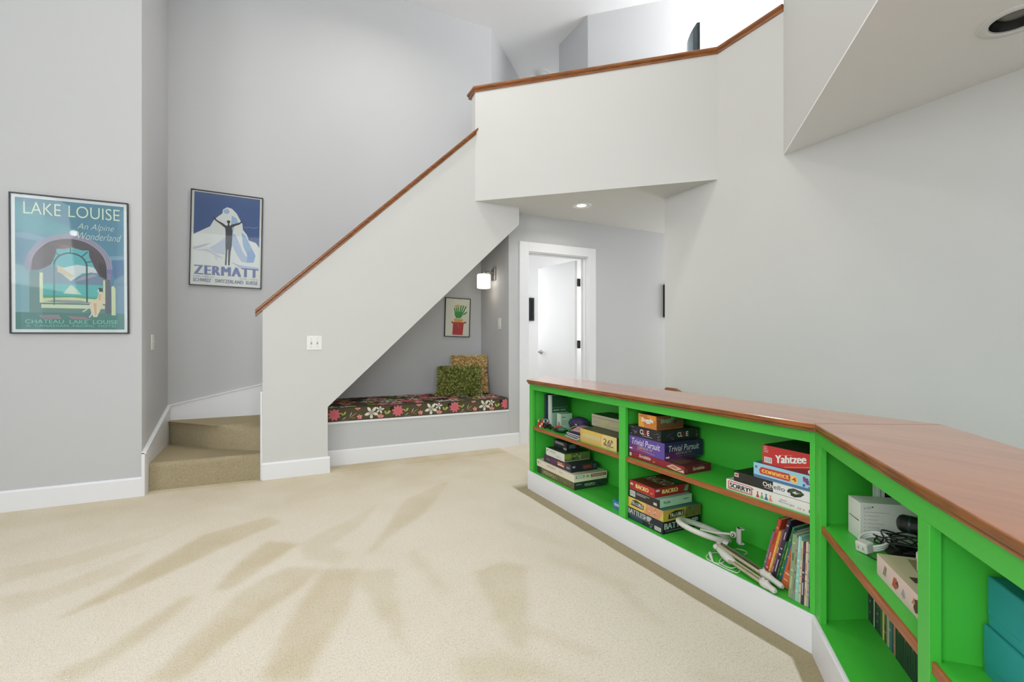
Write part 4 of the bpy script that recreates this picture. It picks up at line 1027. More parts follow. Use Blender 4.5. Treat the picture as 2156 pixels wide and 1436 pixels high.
def blotches(face, a0, b0, a1, b1, cols, n, seed, s=0.08):
    rn = random.Random(seed); out = []
    for i in range(n):
        a = rn.uniform(a0, a1); b = rn.uniform(b0, b1); w = rn.uniform(.3, 1) * s; h = rn.uniform(.5, 1) * s * 3
        pts = [(min(a1, max(a0, a + w * math.cos(t) * rn.uniform(.6, 1))), min(b1, max(b0, b + h * math.sin(t) * rn.uniform(.6, 1)))) for t in [k * math.pi / 3 for k in range(6)]]
        out.append(('p', face, pts, cols[rn.randrange(len(cols))]))
    return out
WH = (232, 230, 224); BK = (26, 26, 30)
# lower left bay, one stack
gamebox('dark green game box at the bottom of the stack in the far left bay', 1.725, 1.98, 2.555, 3.03, BZ, 0.188, (112, 104, 70), (30, 50, 42), (34, 46, 40),
        [('r', 'F', 0, 0, .12, 1, (30, 42, 38))] + blotches('F', .12, .05, .98, .95, [(134, 122, 84), (84, 92, 58), (160, 146, 104), (70, 84, 60), (60, 110, 74)], 60, 1, .03) +
        [('t', 'F', 'MONOPOLY', .2, .3, .34, .45, (206, 190, 140)), ('t', 'S', 'MONOPOLY', .32, .3, .34, .38, (196, 200, 172)), ('r', 'S', .05, .55, .22, .75, (90, 110, 100))] + blotches('S', .7, .1, .98, .9, [(46, 74, 66), (58, 90, 82)], 12, 2, .05), lid=.04)
gamebox('cream game box with red lettering above the dark green one', 1.722, 1.983, 2.55, 3.035, 0.1885, 0.236, (226, 216, 198), (214, 212, 186), (196, 196, 164),
        [('t', 'F', 'MONOPOLY', .30, .28, .24, .42, (186, 60, 62)), ('r', 'F', .03, .15, .05, .7, (90, 90, 80)), ('r', 'F', .09, .15, .10, .8, (90, 90, 80)), ('r', 'F', .62, .2, .72, .6, (206, 200, 184)),
         ('r', 'S', .05, .3, .30, .8, (70, 80, 76)), ('r', 'S', .07, .36, .28, .74, (196, 204, 190)), ('r', 'S', .50, .22, .97, .80, (150, 44, 40)), ('t', 'S', 'MONOPOLY', .53, .32, .41, .36, WH), ('r', 'S', .36, .3, .44, .75, (150, 160, 90)),
         ('p', 'T', [(.35, .2), (.6, .25), (.62, .5), (.4, .55)], (120, 130, 100)), ('p', 'T', [(.7, .3), (.9, .3), (.9, .7), (.75, .7)], (150, 156, 120))], lid=.3, ctray=(226, 218, 190))
gamebox('flat dark purple game box with a red patch in the far left stack', 1.735, 1.945, 2.605, 2.955, 0.2365, 0.287, (52, 42, 56), (30, 30, 44), (36, 44, 46),
        [('r', 'F', .50, .15, .78, .85, (150, 52, 46)), ('r', 'F', .53, .3, .75, .45, WH), ('r', 'F', .53, .55, .70, .68, (220, 190, 120)), ('r', 'F', .28, .1, .48, .9, (84, 44, 84)), ('r', 'F', .1, .3, .24, .6, (96, 88, 110)), ('r', 'F', .84, .3, .95, .6, (120, 130, 150)),
         ('r', 'S', .42, .18, .80, .85, (62, 48, 44)), ('r', 'S', .46, .3, .76, .7, (140, 52, 40)), ('r', 'S', .05, .55, .15, .8, (160, 165, 170))] + lines('S', .84, .2, .97, .8, 3, (100, 130, 150)), lid=.05)
gamebox('white sided green game box in the middle of the far left stack', 1.738, 1.945, 2.69, 2.93, 0.2875, 0.341, (222, 224, 214), (96, 116, 58), (46, 66, 44),
        lines('F', .2, .5, .55, .85, 3, (130, 135, 130), .3) + lines('F', .55, .15, .9, .45, 3, (130, 135, 130), .3) + [('r', 'F', .05, .6, .12, .75, (90, 100, 100)), ('p', 'S', [(0, .9), (.22, .95), (.3, .6), (.2, .2), (0, .3)], (132, 148, 62))] + blotches('S', .28, .1, .68, .9, [(34, 36, 28), (172, 180, 136), (60, 72, 34)], 22, 3, .05), lid=.05)
gamebox('small black box with white lines, topmost of the far left stack', 1.79, 1.90, 2.74, 2.91, 0.3415, 0.398, (26, 28, 34), (24, 26, 32), (20, 22, 26),
        lines('F', .1, .55, .85, .85, 2, (190, 194, 196), .5) + lines('S', .15, .3, .8, .8, 4, (120, 150, 150), .4) + [('r', 'F', .75, .05, .98, .35, (150, 156, 156))], lid=.05)
gamebox('small blue box by the middle divider on the floor of the far left bay', 1.745, 1.80, 2.12, 2.19, BZ, 0.186, (58, 130, 176), (50, 110, 160), (60, 130, 170), [('r', 'F', .2, .4, .8, .7, (190, 200, 220)), ('r', 'F', .2, .1, .6, .25, (150, 90, 150))])
# upper left bay
gamebox('yellow game box on the upper shelf of the far left bay', 1.725, 1.985, 2.13, 2.487, SZ, 0.552, (214, 180, 96), (58, 62, 44), (92, 92, 70),
        [('p', 'F', [(.62, 0), (.60, .5), (.64, 1), (1, 1), (1, 0)], (222, 200, 130)), ('p', 'F', [(.1, .6), (.55, .55), (.6, .9), (.1, .97)], (220, 190, 84))] +
        [('p', 'F', [(.08 + i * .045, .35 + (i % 3) * .02), (.10 + i * .045, .35), (.125 + i * .045, .62 + (i % 2) * .12), (.10 + i * .045, .66)], (206, 206, 190)) for i in range(11)] +
        [('t', 'F', '26', .66, .3, .2, .42, (70, 60, 70)), ('p', 'F', [(.66, .22), (.92, .2), (.93, .25), (.80, .27), (.68, .28)], (80, 64, 60)), ('c', 'F', .88, .62, .12, (126, 112, 104)), ('r', 'F', .74, .08, .84, .14, (190, 160, 90))], lid=.05)
gamebox('putty coloured game box with lime script on top of the yellow one', 1.845, 2.0, 2.10, 2.53, 0.5525, 0.628, (196, 186, 158), (170, 166, 130), (36, 66, 40),
        [('t', 'F', 'gP', .24, .08, .16, .62, (206, 214, 110)), ('r', 'F', .42, .30, .62, .44, (204, 208, 116)), ('r', 'F', .04, .25, .12, .5, (176, 178, 168)), ('r', 'F', .0, .74, 1.0, .78, (140, 126, 104)), ('r', 'F', .72, .25, .80, .45, (206, 204, 180))], lid=.04, ctray=(150, 144, 110))
# upper middle bay, left stack
gamebox('long maroon word game box at the bottom of the upper stack by the middle divider', 1.725, 1.90, 1.634, 2.025, SZ, 0.5075, (138, 30, 44), (96, 26, 36), (80, 26, 34),
        [('t', 'F', 'Scrabble', .20, .38, .22, .5, (226, 214, 200), {'shear': .2, 'bold': .01}), ('p', 'F', [(.70, .35), (.80, .85), (.96, .6), (.86, .1)], (206, 186, 150)), ('p', 'F', [(.74, .4), (.80, .7), (.9, .55), (.86, .3)], (172, 120, 90)), ('p', 'F', [(.88, .1), (.98, .5), (.99, .1)], (214, 196, 160)), ('r', 'F', .01, .25, .05, .75, (206, 200, 190)), ('r', 'F', .46, .3, .5, .4, (200, 170, 120)),
         ('t', 'S', 'Scrabble', .30, .36, .44, .42, (214, 198, 168), {'shear': .2, 'bold': .01}), ('r', 'S', .03, .2, .10, .7, (120, 60, 80)), ('p', 'T', [(.55, .1), (.9, .1), (.85, .7), (.5, .6)], (104, 70, 56))], lid=.06)
gamebox('purple trivia game box above the maroon one', 1.725, 1.988, 1.763, 2.025, 0.508, 0.5915, (96, 74, 158), (34, 34, 74), (40, 34, 70),
        [('p', 'F', [(0, 0), (.55, 0), (.3, .4), (0, .5)], (120, 52, 120)), ('t', 'F', 'Trivial Pursuit', .08, .46, .80, .40, (230, 226, 226), {'shear': .15}), ('t', 'F', 'GENUS IV', .26, .26, .42, .16, (206, 180, 130)), ('p', 'F', [(.22, .18), (.75, .1), (.74, .13), (.24, .21)], (222, 130, 80)), ('r', 'F', .01, .12, .10, .2, WH),
         ('p', 'S', [(0, 0), (.5, 0), (.25, .35), (0, .45)], (84, 34, 84)), ('t', 'S', 'Trivial Pursuit', .10, .44, .80, .38, (206, 202, 206), {'shear': .15}), ('t', 'S', 'GENUS IV', .28, .24, .42, .15, (180, 150, 110)), ('r', 'S', .03, .08, .12, .17, WH), ('r', 'S', .3, .13, .78, .15, (160, 100, 70))], lid=.03)
gamebox('black mystery game box with a red letter in the upper stack', 1.725, 1.988, 1.787, 2.025, 0.592, 0.6475, (28, 28, 34), (28, 30, 34), (22, 30, 28),
        [('t', 'F', 'CL', .36, .30, .13, .48, WH, {'bold': .02}), ('t', 'F', 'U', .50, .30, .07, .48, (200, 40, 44), {'bold': .02}), ('t', 'F', 'E', .59, .30, .06, .48, WH, {'bold': .02}), ('r', 'F', .42, .15, .74, .19, (180, 180, 180))] + blotches('F', .03, .1, .28, .9, [(70, 64, 120), (150, 120, 110), (50, 50, 80)], 14, 4, .04) + blotches('F', .8, .1, .97, .9, [(120, 104, 84), (60, 60, 60), (160, 150, 140)], 10, 5, .03) +
        [('t', 'S', 'CL', .42, .30, .13, .46, (206, 206, 206), {'bold': .02}), ('t', 'S', 'U', .56, .30, .07, .46, (180, 36, 40), {'bold': .02}), ('t', 'S', 'E', .65, .30, .06, .46, (206, 206, 206), {'bold': .02}), ('r', 'S', .9, .3, .97, .34, (160, 150, 120)), ('r', 'S', .93, .1, .94, .8, (120, 120, 110))] + blotches('S', .1, .1, .35, .9, [(50, 44, 84), (90, 64, 60), (50, 70, 110)], 12, 6, .04), lid=.04)
gamebox('small orange word game box, topmost of the upper stack', 1.725, 1.91, 1.818, 1.951, 0.648, 0.718, (196, 122, 54), (120, 76, 44), (44, 50, 34),
        [('p', 'F', [(0, 0), (.35, 0), (.1, 1), (0, 1)], (220, 160, 60)), ('p', 'F', [(.5, .8), (.95, .6), (.95, 1), (.5, 1)], (232, 150, 50)), ('t', 'F', 'Boggle', .20, .30, .62, .44, (232, 232, 220), {'fat': .012, 'rise': .04}), ('r', 'F', .05, .78, .2, .88, (220, 90, 80)),
         ('t', 'S', 'Boggle', .16, .32, .5, .44, (110, 150, 120), {'fat': .012, 'rise': .2}), ('r', 'S', .02, .78, .12, .86, (200, 80, 70))] + blotches('S', .62, .3, .95, .95, [(60, 90, 80), (40, 60, 54)], 12, 7, .05), lid=.04)
# lower middle bay, left stack
gamebox('black navy game box at the bottom of the lower stack', 1.725, 1.985, 1.774, 2.04, BZ, 0.1995, (30, 40, 48), (24, 28, 34), (26, 34, 38),
        [('t', 'F', 'BATTLESHIP', .03, .50, .66, .42, (186, 192, 192), {'fat': .008}), ('r', 'F', .03, .42, .62, .45, (150, 160, 160)), ('r', 'F', .02, .03, .45, .38, (40, 70, 84)), ('t', 'F', 'A 1 !', .62, .30, .12, .15, (220, 220, 220)), ('c', 'F', .68, .15, .10, (110, 140, 170))] + barcode('F', .78, .10, .95, .42) +
        [('t', 'S', 'BATTLESHIP', .04, .34, .88, .50, (180, 186, 186), {'fat': .008}), ('r', 'S', .06, .16, .55, .20, (150, 155, 155))], lid=.03)
gamebox('yellow game box with outlined lettering above the navy one', 1.725, 1.985, 1.772, 2.036, 0.20, 0.2555, (232, 196, 92), (190, 160, 64), (60, 110, 100),
        [('p', 'F', [(.48, 0), (.56, 1), (1, 1), (1, 0)], (214, 150, 110)), ('p', 'F', [(.9, 0), (1, .1), (1, 1), (.96, .5)], (190, 200, 80))] + blotches('F', .52, .05, .9, .95, [(206, 206, 200), (120, 110, 110), (226, 160, 110)], 22, 8, .03) +
        [('p', 'F', [(.1, .25), (.14, .75), (.25, .92), (.48, .7), (.47, .25)], (60, 60, 50)), ('t', 'F', 'TROUBLE', .12, .36, .34, .34, WH, {'bold': .015}), ('c', 'F', .25, .56, .16, (60, 60, 50)), ('c', 'F', .25, .56, .09, (150, 170, 190)),
         ('p', 'S', [(.55, 0), (.6, 1), (1, 1), (1, 0)], (110, 110, 60))] + blotches('S', .58, .05, .95, .95, [(150, 84, 54), (60, 80, 50), (130, 130, 100)], 20, 9, .04) +
        [('p', 'S', [(.12, .15), (.14, .6), (.3, .85), (.54, .75), (.54, .25)], (40, 44, 36)), ('t', 'S', 'TROUBLE', .16, .26, .36, .34, (222, 226, 216), {'bold': .015, 'rise': .06}), ('c', 'S', .30, .50, .16, (40, 44, 36)), ('c', 'S', .30, .50, .09, (120, 140, 150))], lid=.04)
gamebox('flat black and white word game box in the lower stack', 1.725, 1.955, 1.804, 2.025, 0.256, 0.3015, (44, 42, 40), (176, 212, 180), (150, 190, 176),
        barcode('F', .03, .15, .22, .85) + lines('F', .26, .5, .8, .85, 2, (190, 188, 180), .4) + [('r', 'F', .84, .2, .95, .5, (200, 200, 196)), ('r', 'S', 0, 0, .03, 1, (20, 20, 20)), ('t', 'S', 'Wordle', .14, .40, .20, .28, (20, 26, 22), {'bold': .015}), ('r', 'S', .74, .52, .90, .60, (60, 80, 66))], lid=.05)
gamebox('red card game box, topmost of the lower stack', 1.725, 1.965, 1.832, 2.02, 0.302, 0.349, (176, 42, 46), (158, 36, 40), (100, 30, 30),
        [('t', 'F', 'RACKO', .26, .28, .50, .46, (226, 206, 120), {'fat': .012}), ('r', 'F', .02, .45, .14, .7, (206, 190, 190)), ('r', 'F', .83, .35, .95, .4, (220, 160, 90)), ('r', 'F', .83, .25, .92, .29, (220, 160, 90)),
         ('t', 'S', 'RACKO', .22, .28, .44, .46, (226, 206, 120), {'fat': .012}), ('r', 'S', .03, .6, .14, .85, (200, 190, 196)), ('p', 'S', [(.84, .2), (.9, .85), (.99, .8), (.95, .15)], (110, 170, 140)),
         ('t', 'T', 'RACKO', .08, .35, .84, .34, (190, 180, 150), {'bold': .02}), ('p', 'T', [(.5, .78), (.9, .75), (.9, .95), (.5, .95)], (60, 120, 90))], lid=.04)
# upper middle bay, right stack
gamebox('white game box with black outlined lettering at the bottom of the stack at the bend', 1.725, 1.995, 1.037, 1.404, SZ, 0.5135, WH, (210, 210, 206), (206, 208, 204),
        [('p', 'F', [(.025, .12), (.02, .82), (.04, .9), (.32, .88), (.36, .72), (.335, .66), (.335, .1), (.04, .06)], (206, 96, 96)), ('p', 'F', [(.04, .2), (.035, .8), (.32, .8), (.32, .2)], WH), ('t', 'F', 'SORRY!', .05, .26, .26, .46, (20, 20, 22), {'fat': .004})] +
        [q for i, c in enumerate([(206, 70, 56), (110, 170, 110), (60, 110, 160), (226, 150, 120)]) for q in (('p', 'F', [(.38 + i * .05, .12), (.395 + i * .05, .5), (.405 + i * .05, .5), (.425 + i * .05, .12)], c), ('c', 'F', .40 + i * .05, .60, .09, c))] +
        [('t', 'F', 'Sweet', .66, .52, .07, .16, (120, 120, 116), {'shear': .2}), ('t', 'F', 'Revenge', .64, .26, .17, .22, (130, 130, 126), {'shear': .2}), ('t', 'F', 'CE', .84, .24, .04, .14, (130, 130, 126)), ('c', 'F', .905, .3, .07, (214, 140, 130)), ('r', 'F', .955, .2, .98, .45, (60, 90, 110))], lid=.04)
gamebox('half black half white strategy game box in the stack at the bend', 1.725, 1.99, 1.037, 1.367, 0.514, 0.5555, (40, 38, 34), (206, 206, 200), (24, 30, 26),
        [('r', 'F', .53, 0, 1, 1, (226, 228, 226)), ('t', 'F', 'Oth', .40, .34, .125, .44, WH, {'bold': .02}), ('t', 'F', 'ello', .54, .34, .135, .42, (30, 32, 30), {'bold': .005}), ('r', 'F', .42, .2, .52, .24, WH), ('r', 'F', .01, .45, .07, .85, (214, 206, 200)), ('r', 'F', .02, .55, .06, .75, (190, 70, 64)),
         ('p', 'F', [(.70, .5), (.72, .75), (.78, .92), (.86, .84), (.90, .6), (.86, .3), (.79, .12), (.73, .22)], (40, 52, 40)), ('p', 'F', [(.72, .55), (.76, .8), (.84, .8), (.88, .6), (.82, .42)], (74, 88, 60)), ('p', 'F', [(.76, .5), (.8, .7), (.81, .56), (.85, .6), (.8, .42)], (210, 212, 200)), ('p', 'F', [(.715, .4), (.73, .22), (.75, .26), (.735, .45)], (214, 214, 206))], lid=.03)
gamebox('light blue game box with a red oval in the stack at the bend', 1.725, 1.985, 1.037, 1.275, 0.556, 0.614, (156, 206, 226), (130, 180, 200), (60, 120, 140),
        [('r', 'F', 0, 0, 1, .16, (76, 116, 156)), ('p', 'F', [(.12, .30), (.10, .55), (.14, .78), (.62, .78), (.66, .5), (.62, .28)], (196, 62, 58)), ('t', 'F', 'connect', .155, .40, .46, .28, (240, 190, 84), {'fat': .007}), ('c', 'F', .70, .50, .26, (240, 200, 96)), ('t', 'F', '4', .665, .36, .07, .28, (196, 60, 50), {'bold': .03}),
         ('r', 'F', .03, .62, .07, .80, (90, 120, 150))] + blotches('F', .84, .15, .99, .85, [(70, 90, 160), (160, 60, 90), (100, 130, 190)], 14, 10, .05), lid=.03)
gamebox('red dice game box, topmost of the stack at the bend', 1.73, 1.985, 1.037, 1.24, 0.6145, 0.69, (194, 50, 50), (150, 36, 38), (26, 36, 26),
        [('p', 'F', [(.45, 0), (1, .35), (1, 0)], (120, 28, 34)), ('p', 'F', [(.45, .04), (1, .38), (1, .42), (.45, .08)], (230, 130, 60)), ('t', 'F', 'Yahtzee', .27, .16, .58, .42, WH, {'fat': .009, 'rise': .34}), ('p', 'F', [(.33, .6), (.6, .74), (.6, .77), (.33, .63)], (230, 120, 60)), ('c', 'F', .93, .12, .12, (214, 206, 200))] +
        lines('F', .03, .6, .13, .95, 4, (220, 190, 184)) + barcode('F', .04, .08, .2, .38), lid=.03)

# ------------------------------------------------------------------ books
def book(label, M_, th, d, h, ccol, pcol=(226, 216, 196), marks=(), group='', name='book', sub=True):
    """upright book: spine faces -x, thickness along y, its lower front corner at the origin"""
    root = thing(name, label, 'book', M=M_, group=group)
    c = ink(ccol); mb = MB(); b = min(0.002, th * 0.15)
    prof = [(0.0, b * 1.2), (0.0, th - b * 1.2), (0.002, th), (d, th), (d, th - b), (0.004, th - b), (0.004, b), (d, b), (d, 0.0), (0.002, 0.0)]
    mb.prism(prof, 0, h, c)
    f = {'F': Face((0, th, 0), (0, -1, 0), (0, 0, 1), th, h, (-1, 0, 0)), 'S': Face((0, 0, 0), (1, 0, 0), (0, 0, 1), d, h, (0, -1, 0))}
    prints(mb, f, marks)
    mb.build('cover', root)
    mb = MB(); mb.box(0.004, d - 0.002, b, th - b, 0.002, h - 0.003, ink(pcol)); mb.build('pages', root)
    return root
def spine_marks(c, seed, k=5):
    rn = random.Random(seed); out = []; z = 0.15
    while z < 0.9:
        hh = rn.choice((.02, .03, .12, .2)); w = .3 if hh < .1 else .14
        out.append(('r', 'F', .5 - w, z, .5 + w, min(.95, z + hh), c[rn.randrange(len(c))])); z += hh + rn.uniform(.05, .16)
    return out
GB_ = 'children\'s books in the straight bookcase'
y = 1.288; lean = R(-14.5)
LB = [('multicoloured paperback at the left end of the leaning books', .012, .205, (120, 120, 130), [(206, 120, 130), (60, 120, 140), (220, 200, 190), (190, 80, 60)]),
      ('tall red orange book among the leaning books', .017, .262, (206, 74, 44), [(222, 150, 150), (206, 180, 200), (150, 40, 30)]),
      ('yellow book with a white top among the leaning books', .013, .215, (232, 176, 62), [(222, 216, 206), (232, 206, 130)]),
      ('floral patterned thin book among the leaning books', .012, .225, (128, 84, 92), [(206, 190, 170), (180, 120, 120), (90, 110, 80)]),
      ('tall dark plum book among the leaning books', .016, .272, (60, 46, 70), [(200, 196, 214), (220, 220, 226)]),
      ('dark green thin book among the leaning books', .013, .18, (32, 96, 56), [(90, 150, 80), (130, 140, 60)]),
      ('bright green book among the leaning books', .012, .25, (46, 128, 66), [(190, 180, 80), (120, 180, 130)]),
      ('tall blue book with white lettering among the leaning books', .019, .235, (60, 104, 158), [(196, 212, 230), (150, 180, 214)]),
      ('orange book at the right end of the leaning books', .034, .20, (206, 104, 54), [(232, 190, 160), (180, 70, 30)])]
for i, (lab, th, h, c, mk) in enumerate(LB):
    th *= .82
    M_ = Matrix.Translation((1.785 if i < 8 else 1.765, y - th * 1.03, BZ + 0.0005 + th * 0.225)) @ Matrix.Rotation(-lean, 4, 'X')
    book(lab, M_, th, .19, h, c, marks=spine_marks(mk, i + 20), group=GB_); y -= th * 1.045
y = 1.134
UB = [('sage green wide book, first of the upright ones', .018, .245, (140, 162, 122), [(190, 190, 150), (80, 100, 70)]),
      ('thin grey olive book among the upright ones', .008, .238, (150, 150, 130), [(90, 90, 84)]),
      ('pale turquoise book among the upright ones', .013, .245, (146, 206, 192), [(206, 222, 216), (96, 160, 120)]),
      ('cream book with small flowers among the upright ones', .010, .232, (204, 196, 160), [(120, 150, 90), (206, 120, 110)]),
      ('dark violet book with white lettering among the upright ones', .012, .23, (62, 56, 84), [(214, 206, 210), (150, 60, 80)]),
      ('cream thin book near the divider at the bend', .010, .235, (214, 200, 166), [(170, 120, 90)]),
      ('grey thin book near the divider at the bend', .008, .23, (170, 170, 164), [(120, 120, 120)]),
      ('dark navy book against the divider at the bend', .009, .25, (40, 56, 74), [(120, 140, 150)])]
for i, (lab, th, h, c, mk) in enumerate(UB):
    book(lab, Matrix.Translation((1.724, y - th, BZ + th * .08)) @ Matrix.Rotation(R(4.5) * (1 - i / 9), 4, 'X'), th - .0006, .20, h, c, marks=spine_marks(mk, i + 40), group=GB_); y -= th
# far left bay, upper shelf
book('dark navy upright book in the far left bay', Matrix.Translation((1.79, 3.022, SZ)), .022, .17, .235, (36, 46, 70), group='upright books in the far left bay')
book('white spined upright book with a dark green cover in the far left bay', Matrix.Translation((1.80, 2.975, SZ)), .034, .15, .232, (214, 218, 212), group='upright books in the far left bay',
     marks=[('r', 'S', .1, 0, 1, 1, (34, 76, 50)), ('r', 'S', .1, 0, 1, .45, (150, 190, 162)), ('r', 'S', .16, .50, .52, .55, (130, 160, 130)), ('r', 'S', .58, .50, .90, .55, (120, 150, 122)), ('r', 'S', .1, .6, 1, .62, (90, 130, 100)), ('p', 'S', [(.5, .36), (.6, .42), (.75, .4), (.6, .35)], (30, 50, 40)), ('p', 'F', [(.35, .17), (.6, .15), (.65, .20), (.45, .185)], (60, 66, 64))])
book('thin brown book beside the small blue box', Matrix.Translation((1.735, 2.07, BZ)), .03, .16, .12, (176, 112, 58), group='upright books in the far left bay')
gamebox('small white carton in front of the white book', 1.81, 1.905, 2.85, 2.90, SZ, 0.583, (206, 214, 200), (168, 204, 176), (150, 188, 164), [('r', 'S', .08, .74, .40, .80, (90, 110, 96)), ('r', 'F', .3, .1, .8, .45, (150, 150, 140))] + lines('S', .1, .25, .6, .6, 4, (140, 160, 110), .4), group=None, cat='box', name='carton')
# puzzle cube
o = thing('puzzle_cube', 'small twisting puzzle cube with mixed coloured tiles at the left end of the upper shelf', 'toy', (1.757, 3.008, SZ + 0.0005), (0, 0, R(14)))
mb = MB(); mb.box(-.028, .028, -.028, .028, 0, .056, M_BLACK); mb.build('body', o, bevel=.003)
mb = MB(); rn = random.Random(4); CC = [(230, 230, 226), (190, 40, 44), (226, 120, 60), (40, 60, 140), (40, 130, 70), (224, 200, 70)]
for i in range(3):
    for j in range(3):
        a0 = -.0262 + i * .0178; b0 = .0018 + j * .0178; e = .0162
        mb.box(-.0290, -.0278, a0, a0 + e, b0, b0 + e, ink(CC[rn.choice([0, 1, 1, 2, 3, 5])])); mb.box(a0, a0 + e, -.0290, -.0278, b0, b0 + e, ink(CC[rn.choice([0, 1, 0, 2, 3, 1])])); mb.box(a0, a0 + e, -.0262 + j * .0178, -.0262 + j * .0178 + e, .0558, .057, ink(CC[rn.choice([0, 1, 2, 3, 4, 5])]))
mb.build('tiles', o, bevel=.001)
# folded sunglasses
o = thing('sunglasses', 'folded black sunglasses beside the puzzle cube', 'glasses', (1.745, 2.925, SZ + .001), (0, 0, R(8)))
mb = MB()
for s in (-1, 1):
    mb.tube([(0.0 + .004 * math.cos(t), s * .03 + .024 * math.cos(t), .02 + .017 * math.sin(t)) for t in [k * math.pi / 8 for k in range(16)]], .003, M_BLACK, 6, True)
mb.tube([(0, -.008, .026), (0, .008, .026)], .003, M_BLACK, 6); mb.build('frame', o)
for s in (-1, 1):
    mb = MB(); mb.lathe([(0, 0), (.02, 0), (.021, .002)], mat('dark_lens', (20, 34, 30), .08, var=0), 18, Matrix.Translation((0, s * .03, .02)) @ Matrix.Rotation(R(90), 4, 'Y')); mb.build('lens', o)
    mb = MB(); mb.tube([(.004, s * .055, .026), (.012, s * .05, .018), (.014, -s * .045, .010 + .004 * s), (.014, -s * .058, .006)], .0026, M_BLACK, 6); mb.build('temple', o)
# purple pouch
def lump(mb, c, r, m, seed, amp=.12, sq=3.0, n=22):
    rn = random.Random(seed); ph = [rn.uniform(0, 6) for _ in range(6)]
    vs = []; k = n // 2
    for i in range(k + 1):
        a = math.pi * i / k
        for j in range(n):
            w = 2 * math.pi * j / n
            x, y_, z = math.sin(a) * math.cos(w), math.sin(a) * math.sin(w), -math.cos(a)
            L = (abs(x) ** sq + abs(y_) ** sq + abs(z) ** sq) ** (-1 / sq)
            L *= 1 + amp * (math.sin(3 * x + ph[0]) * math.sin(4 * y_ + ph[1]) + .5 * math.sin(6 * z + ph[2] + 3 * x))
            vs.append((c[0] + x * L * r[0], c[1] + y_ * L * r[1], c[2] + z * L * r[2]))
    mb.add(vs, [(i * n + j, i * n + (j + 1) % n, (i + 1) * n + (j + 1) % n, (i + 1) * n + j) for i in range(k) for j in range(n)], m, True)
M_PURP = mat('dark_purple_nylon', (62, 54, 92), .7, var=.1, bump=.3, bscale=300)
o = thing('pouch', 'dark purple nylon camera pouch on the upper shelf', 'pouch', (1.905, 2.755, SZ + .001), (0, 0, R(12)))
mb = MB(); lump(mb, (0, 0, .05), (.05, .066, .047), M_PURP, 2, .06, 3.2); mb.build('body', o)
mb = MB(); mb.lathe([(0, .004), (.009, .004), (.011, 0)], M_STEEL, 16, Matrix.Translation((-.051, -.012, .05)) @ Matrix.Rotation(R(-90), 4, 'Y')); mb.build('snap', o)
mb = MB(); mb.tube([(-.02, .062, .02), (-.03, .074, .05), (-.02, .062, .08)], .005, M_PURP, 6); mb.build('loop', o)
# red and green oval toy
o = thing('electronic_toy', 'flat oval toy, red at one end and green at the other', 'toy', (1.775, 2.80, SZ + .001), (0, 0, R(-8)))
M_TR = mat('red_toy_plastic', (196, 70, 62), .35); M_TG = mat('green_toy_plastic', (60, 132, 92), .35)
mb = MB(); mb.ball((0, 0, .014), (.045, .082, .0135), M_BLACK, 28); mb.build('base', o)
mb = MB(); mb.ball((0, .034, .022), (.032, .036, .012), M_TR, 22); mb.build('red_button', o)
mb = MB(); mb.ball((0, -.034, .021), (.033, .036, .012), M_TG, 22); mb.build('green_button', o)
# pink pouch
M_PINK = mat('dusty_pink_fabric', (204, 156, 166), .8, var=.1, bump=.3, bscale=200)
o = thing('pouch', 'dusty pink folded fabric pouch beside the yellow box', 'pouch', (1.85, 2.635, SZ + .001), (0, 0, R(10)))
mb = MB(); lump(mb, (0, 0, .024), (.06, .075, .021), M_PINK, 7, .10, 3); mb.build('body', o)
mb = MB(); lump(mb, (.01, .0, .045), (.045, .06, .012), M_PINK, 9, .14, 2.6); mb.build('flap', o)
mb = MB(); mb.tube([(-.02, .07, .02), (-.045, .078, .035), (-.03, .06, .05), (0, .055, .05)], .003, mat('tan_cord', (180, 150, 90), .6), 6); mb.build('cord', o)
# notepads
for i, (dx, dy, c, lab) in enumerate(((0, 0, (226, 222, 220), 'bottom white notepad of the small pile at the shelf edge'), (.008, -.012, (214, 210, 216), 'second notepad of the small pile at the shelf edge'), (.015, .0, (222, 214, 216), 'third notepad of the small pile at the shelf edge'))):
    o = thing('notepad', lab, 'notepad', (1.77 + dx, 2.585 + dy, SZ + .0005 + i * .0095), (0, 0, R(3 * i - 6)), group='notepads on the upper shelf')
    mb = MB(); mb.box(-.05, .05, -.075, .075, 0.0008, .007, ink(c)); mb.build('pages', o)
    mb = MB(); mb.box(-.0505, .05, -.0755, .0755, .007, .0088, ink((70, 62, 88))); mb.build('cover', o)

# ------------------------------------------------------------------ ring lamp with folding arm
M_LW = mat('lamp_white_plastic', (214, 212, 204), .4, var=.03); M_ARM = mat('champagne_tube', (200, 188, 160), .32, .5, var=.05)
M_CORD = mat('white_cord', (222, 224, 216), .5)
o = thing('ring_lamp', 'white ring lamp lying folded on its spring arm between the games and the books', 'lamp', (1.78, 1.45, BZ))
O = Vector((1.78, 1.45, BZ))
def rel(p): return tuple(Vector(p) - O)
RC = Vector((1.812, 1.603, .206)); RR = .108
ring = [rel((RC.x + RR * math.cos(t), RC.y + RR * math.sin(t), RC.z + .008 * math.sin(t) - .034 * math.cos(t))) for t in [k * math.pi / 24 for k in range(48)]]
mb = MB(); mb.tube(ring, .0165, M_LW, 12, True, flat=.75); mb.build('ring_shade', o)
mb = MB(); mb.tube([rel((1.80, 1.50, .20)), rel((1.815, 1.475, .185))], .016, M_LW, 12); mb.ball(rel((1.80, 1.497, .192)), .019, M_LW, 14); mb.ball(rel((1.775, 1.50, .175)), .013, M_LW, 12); mb.ball(rel((1.795, 1.47, .178)), .017, M_LW, 12); mb.build('joint', o)
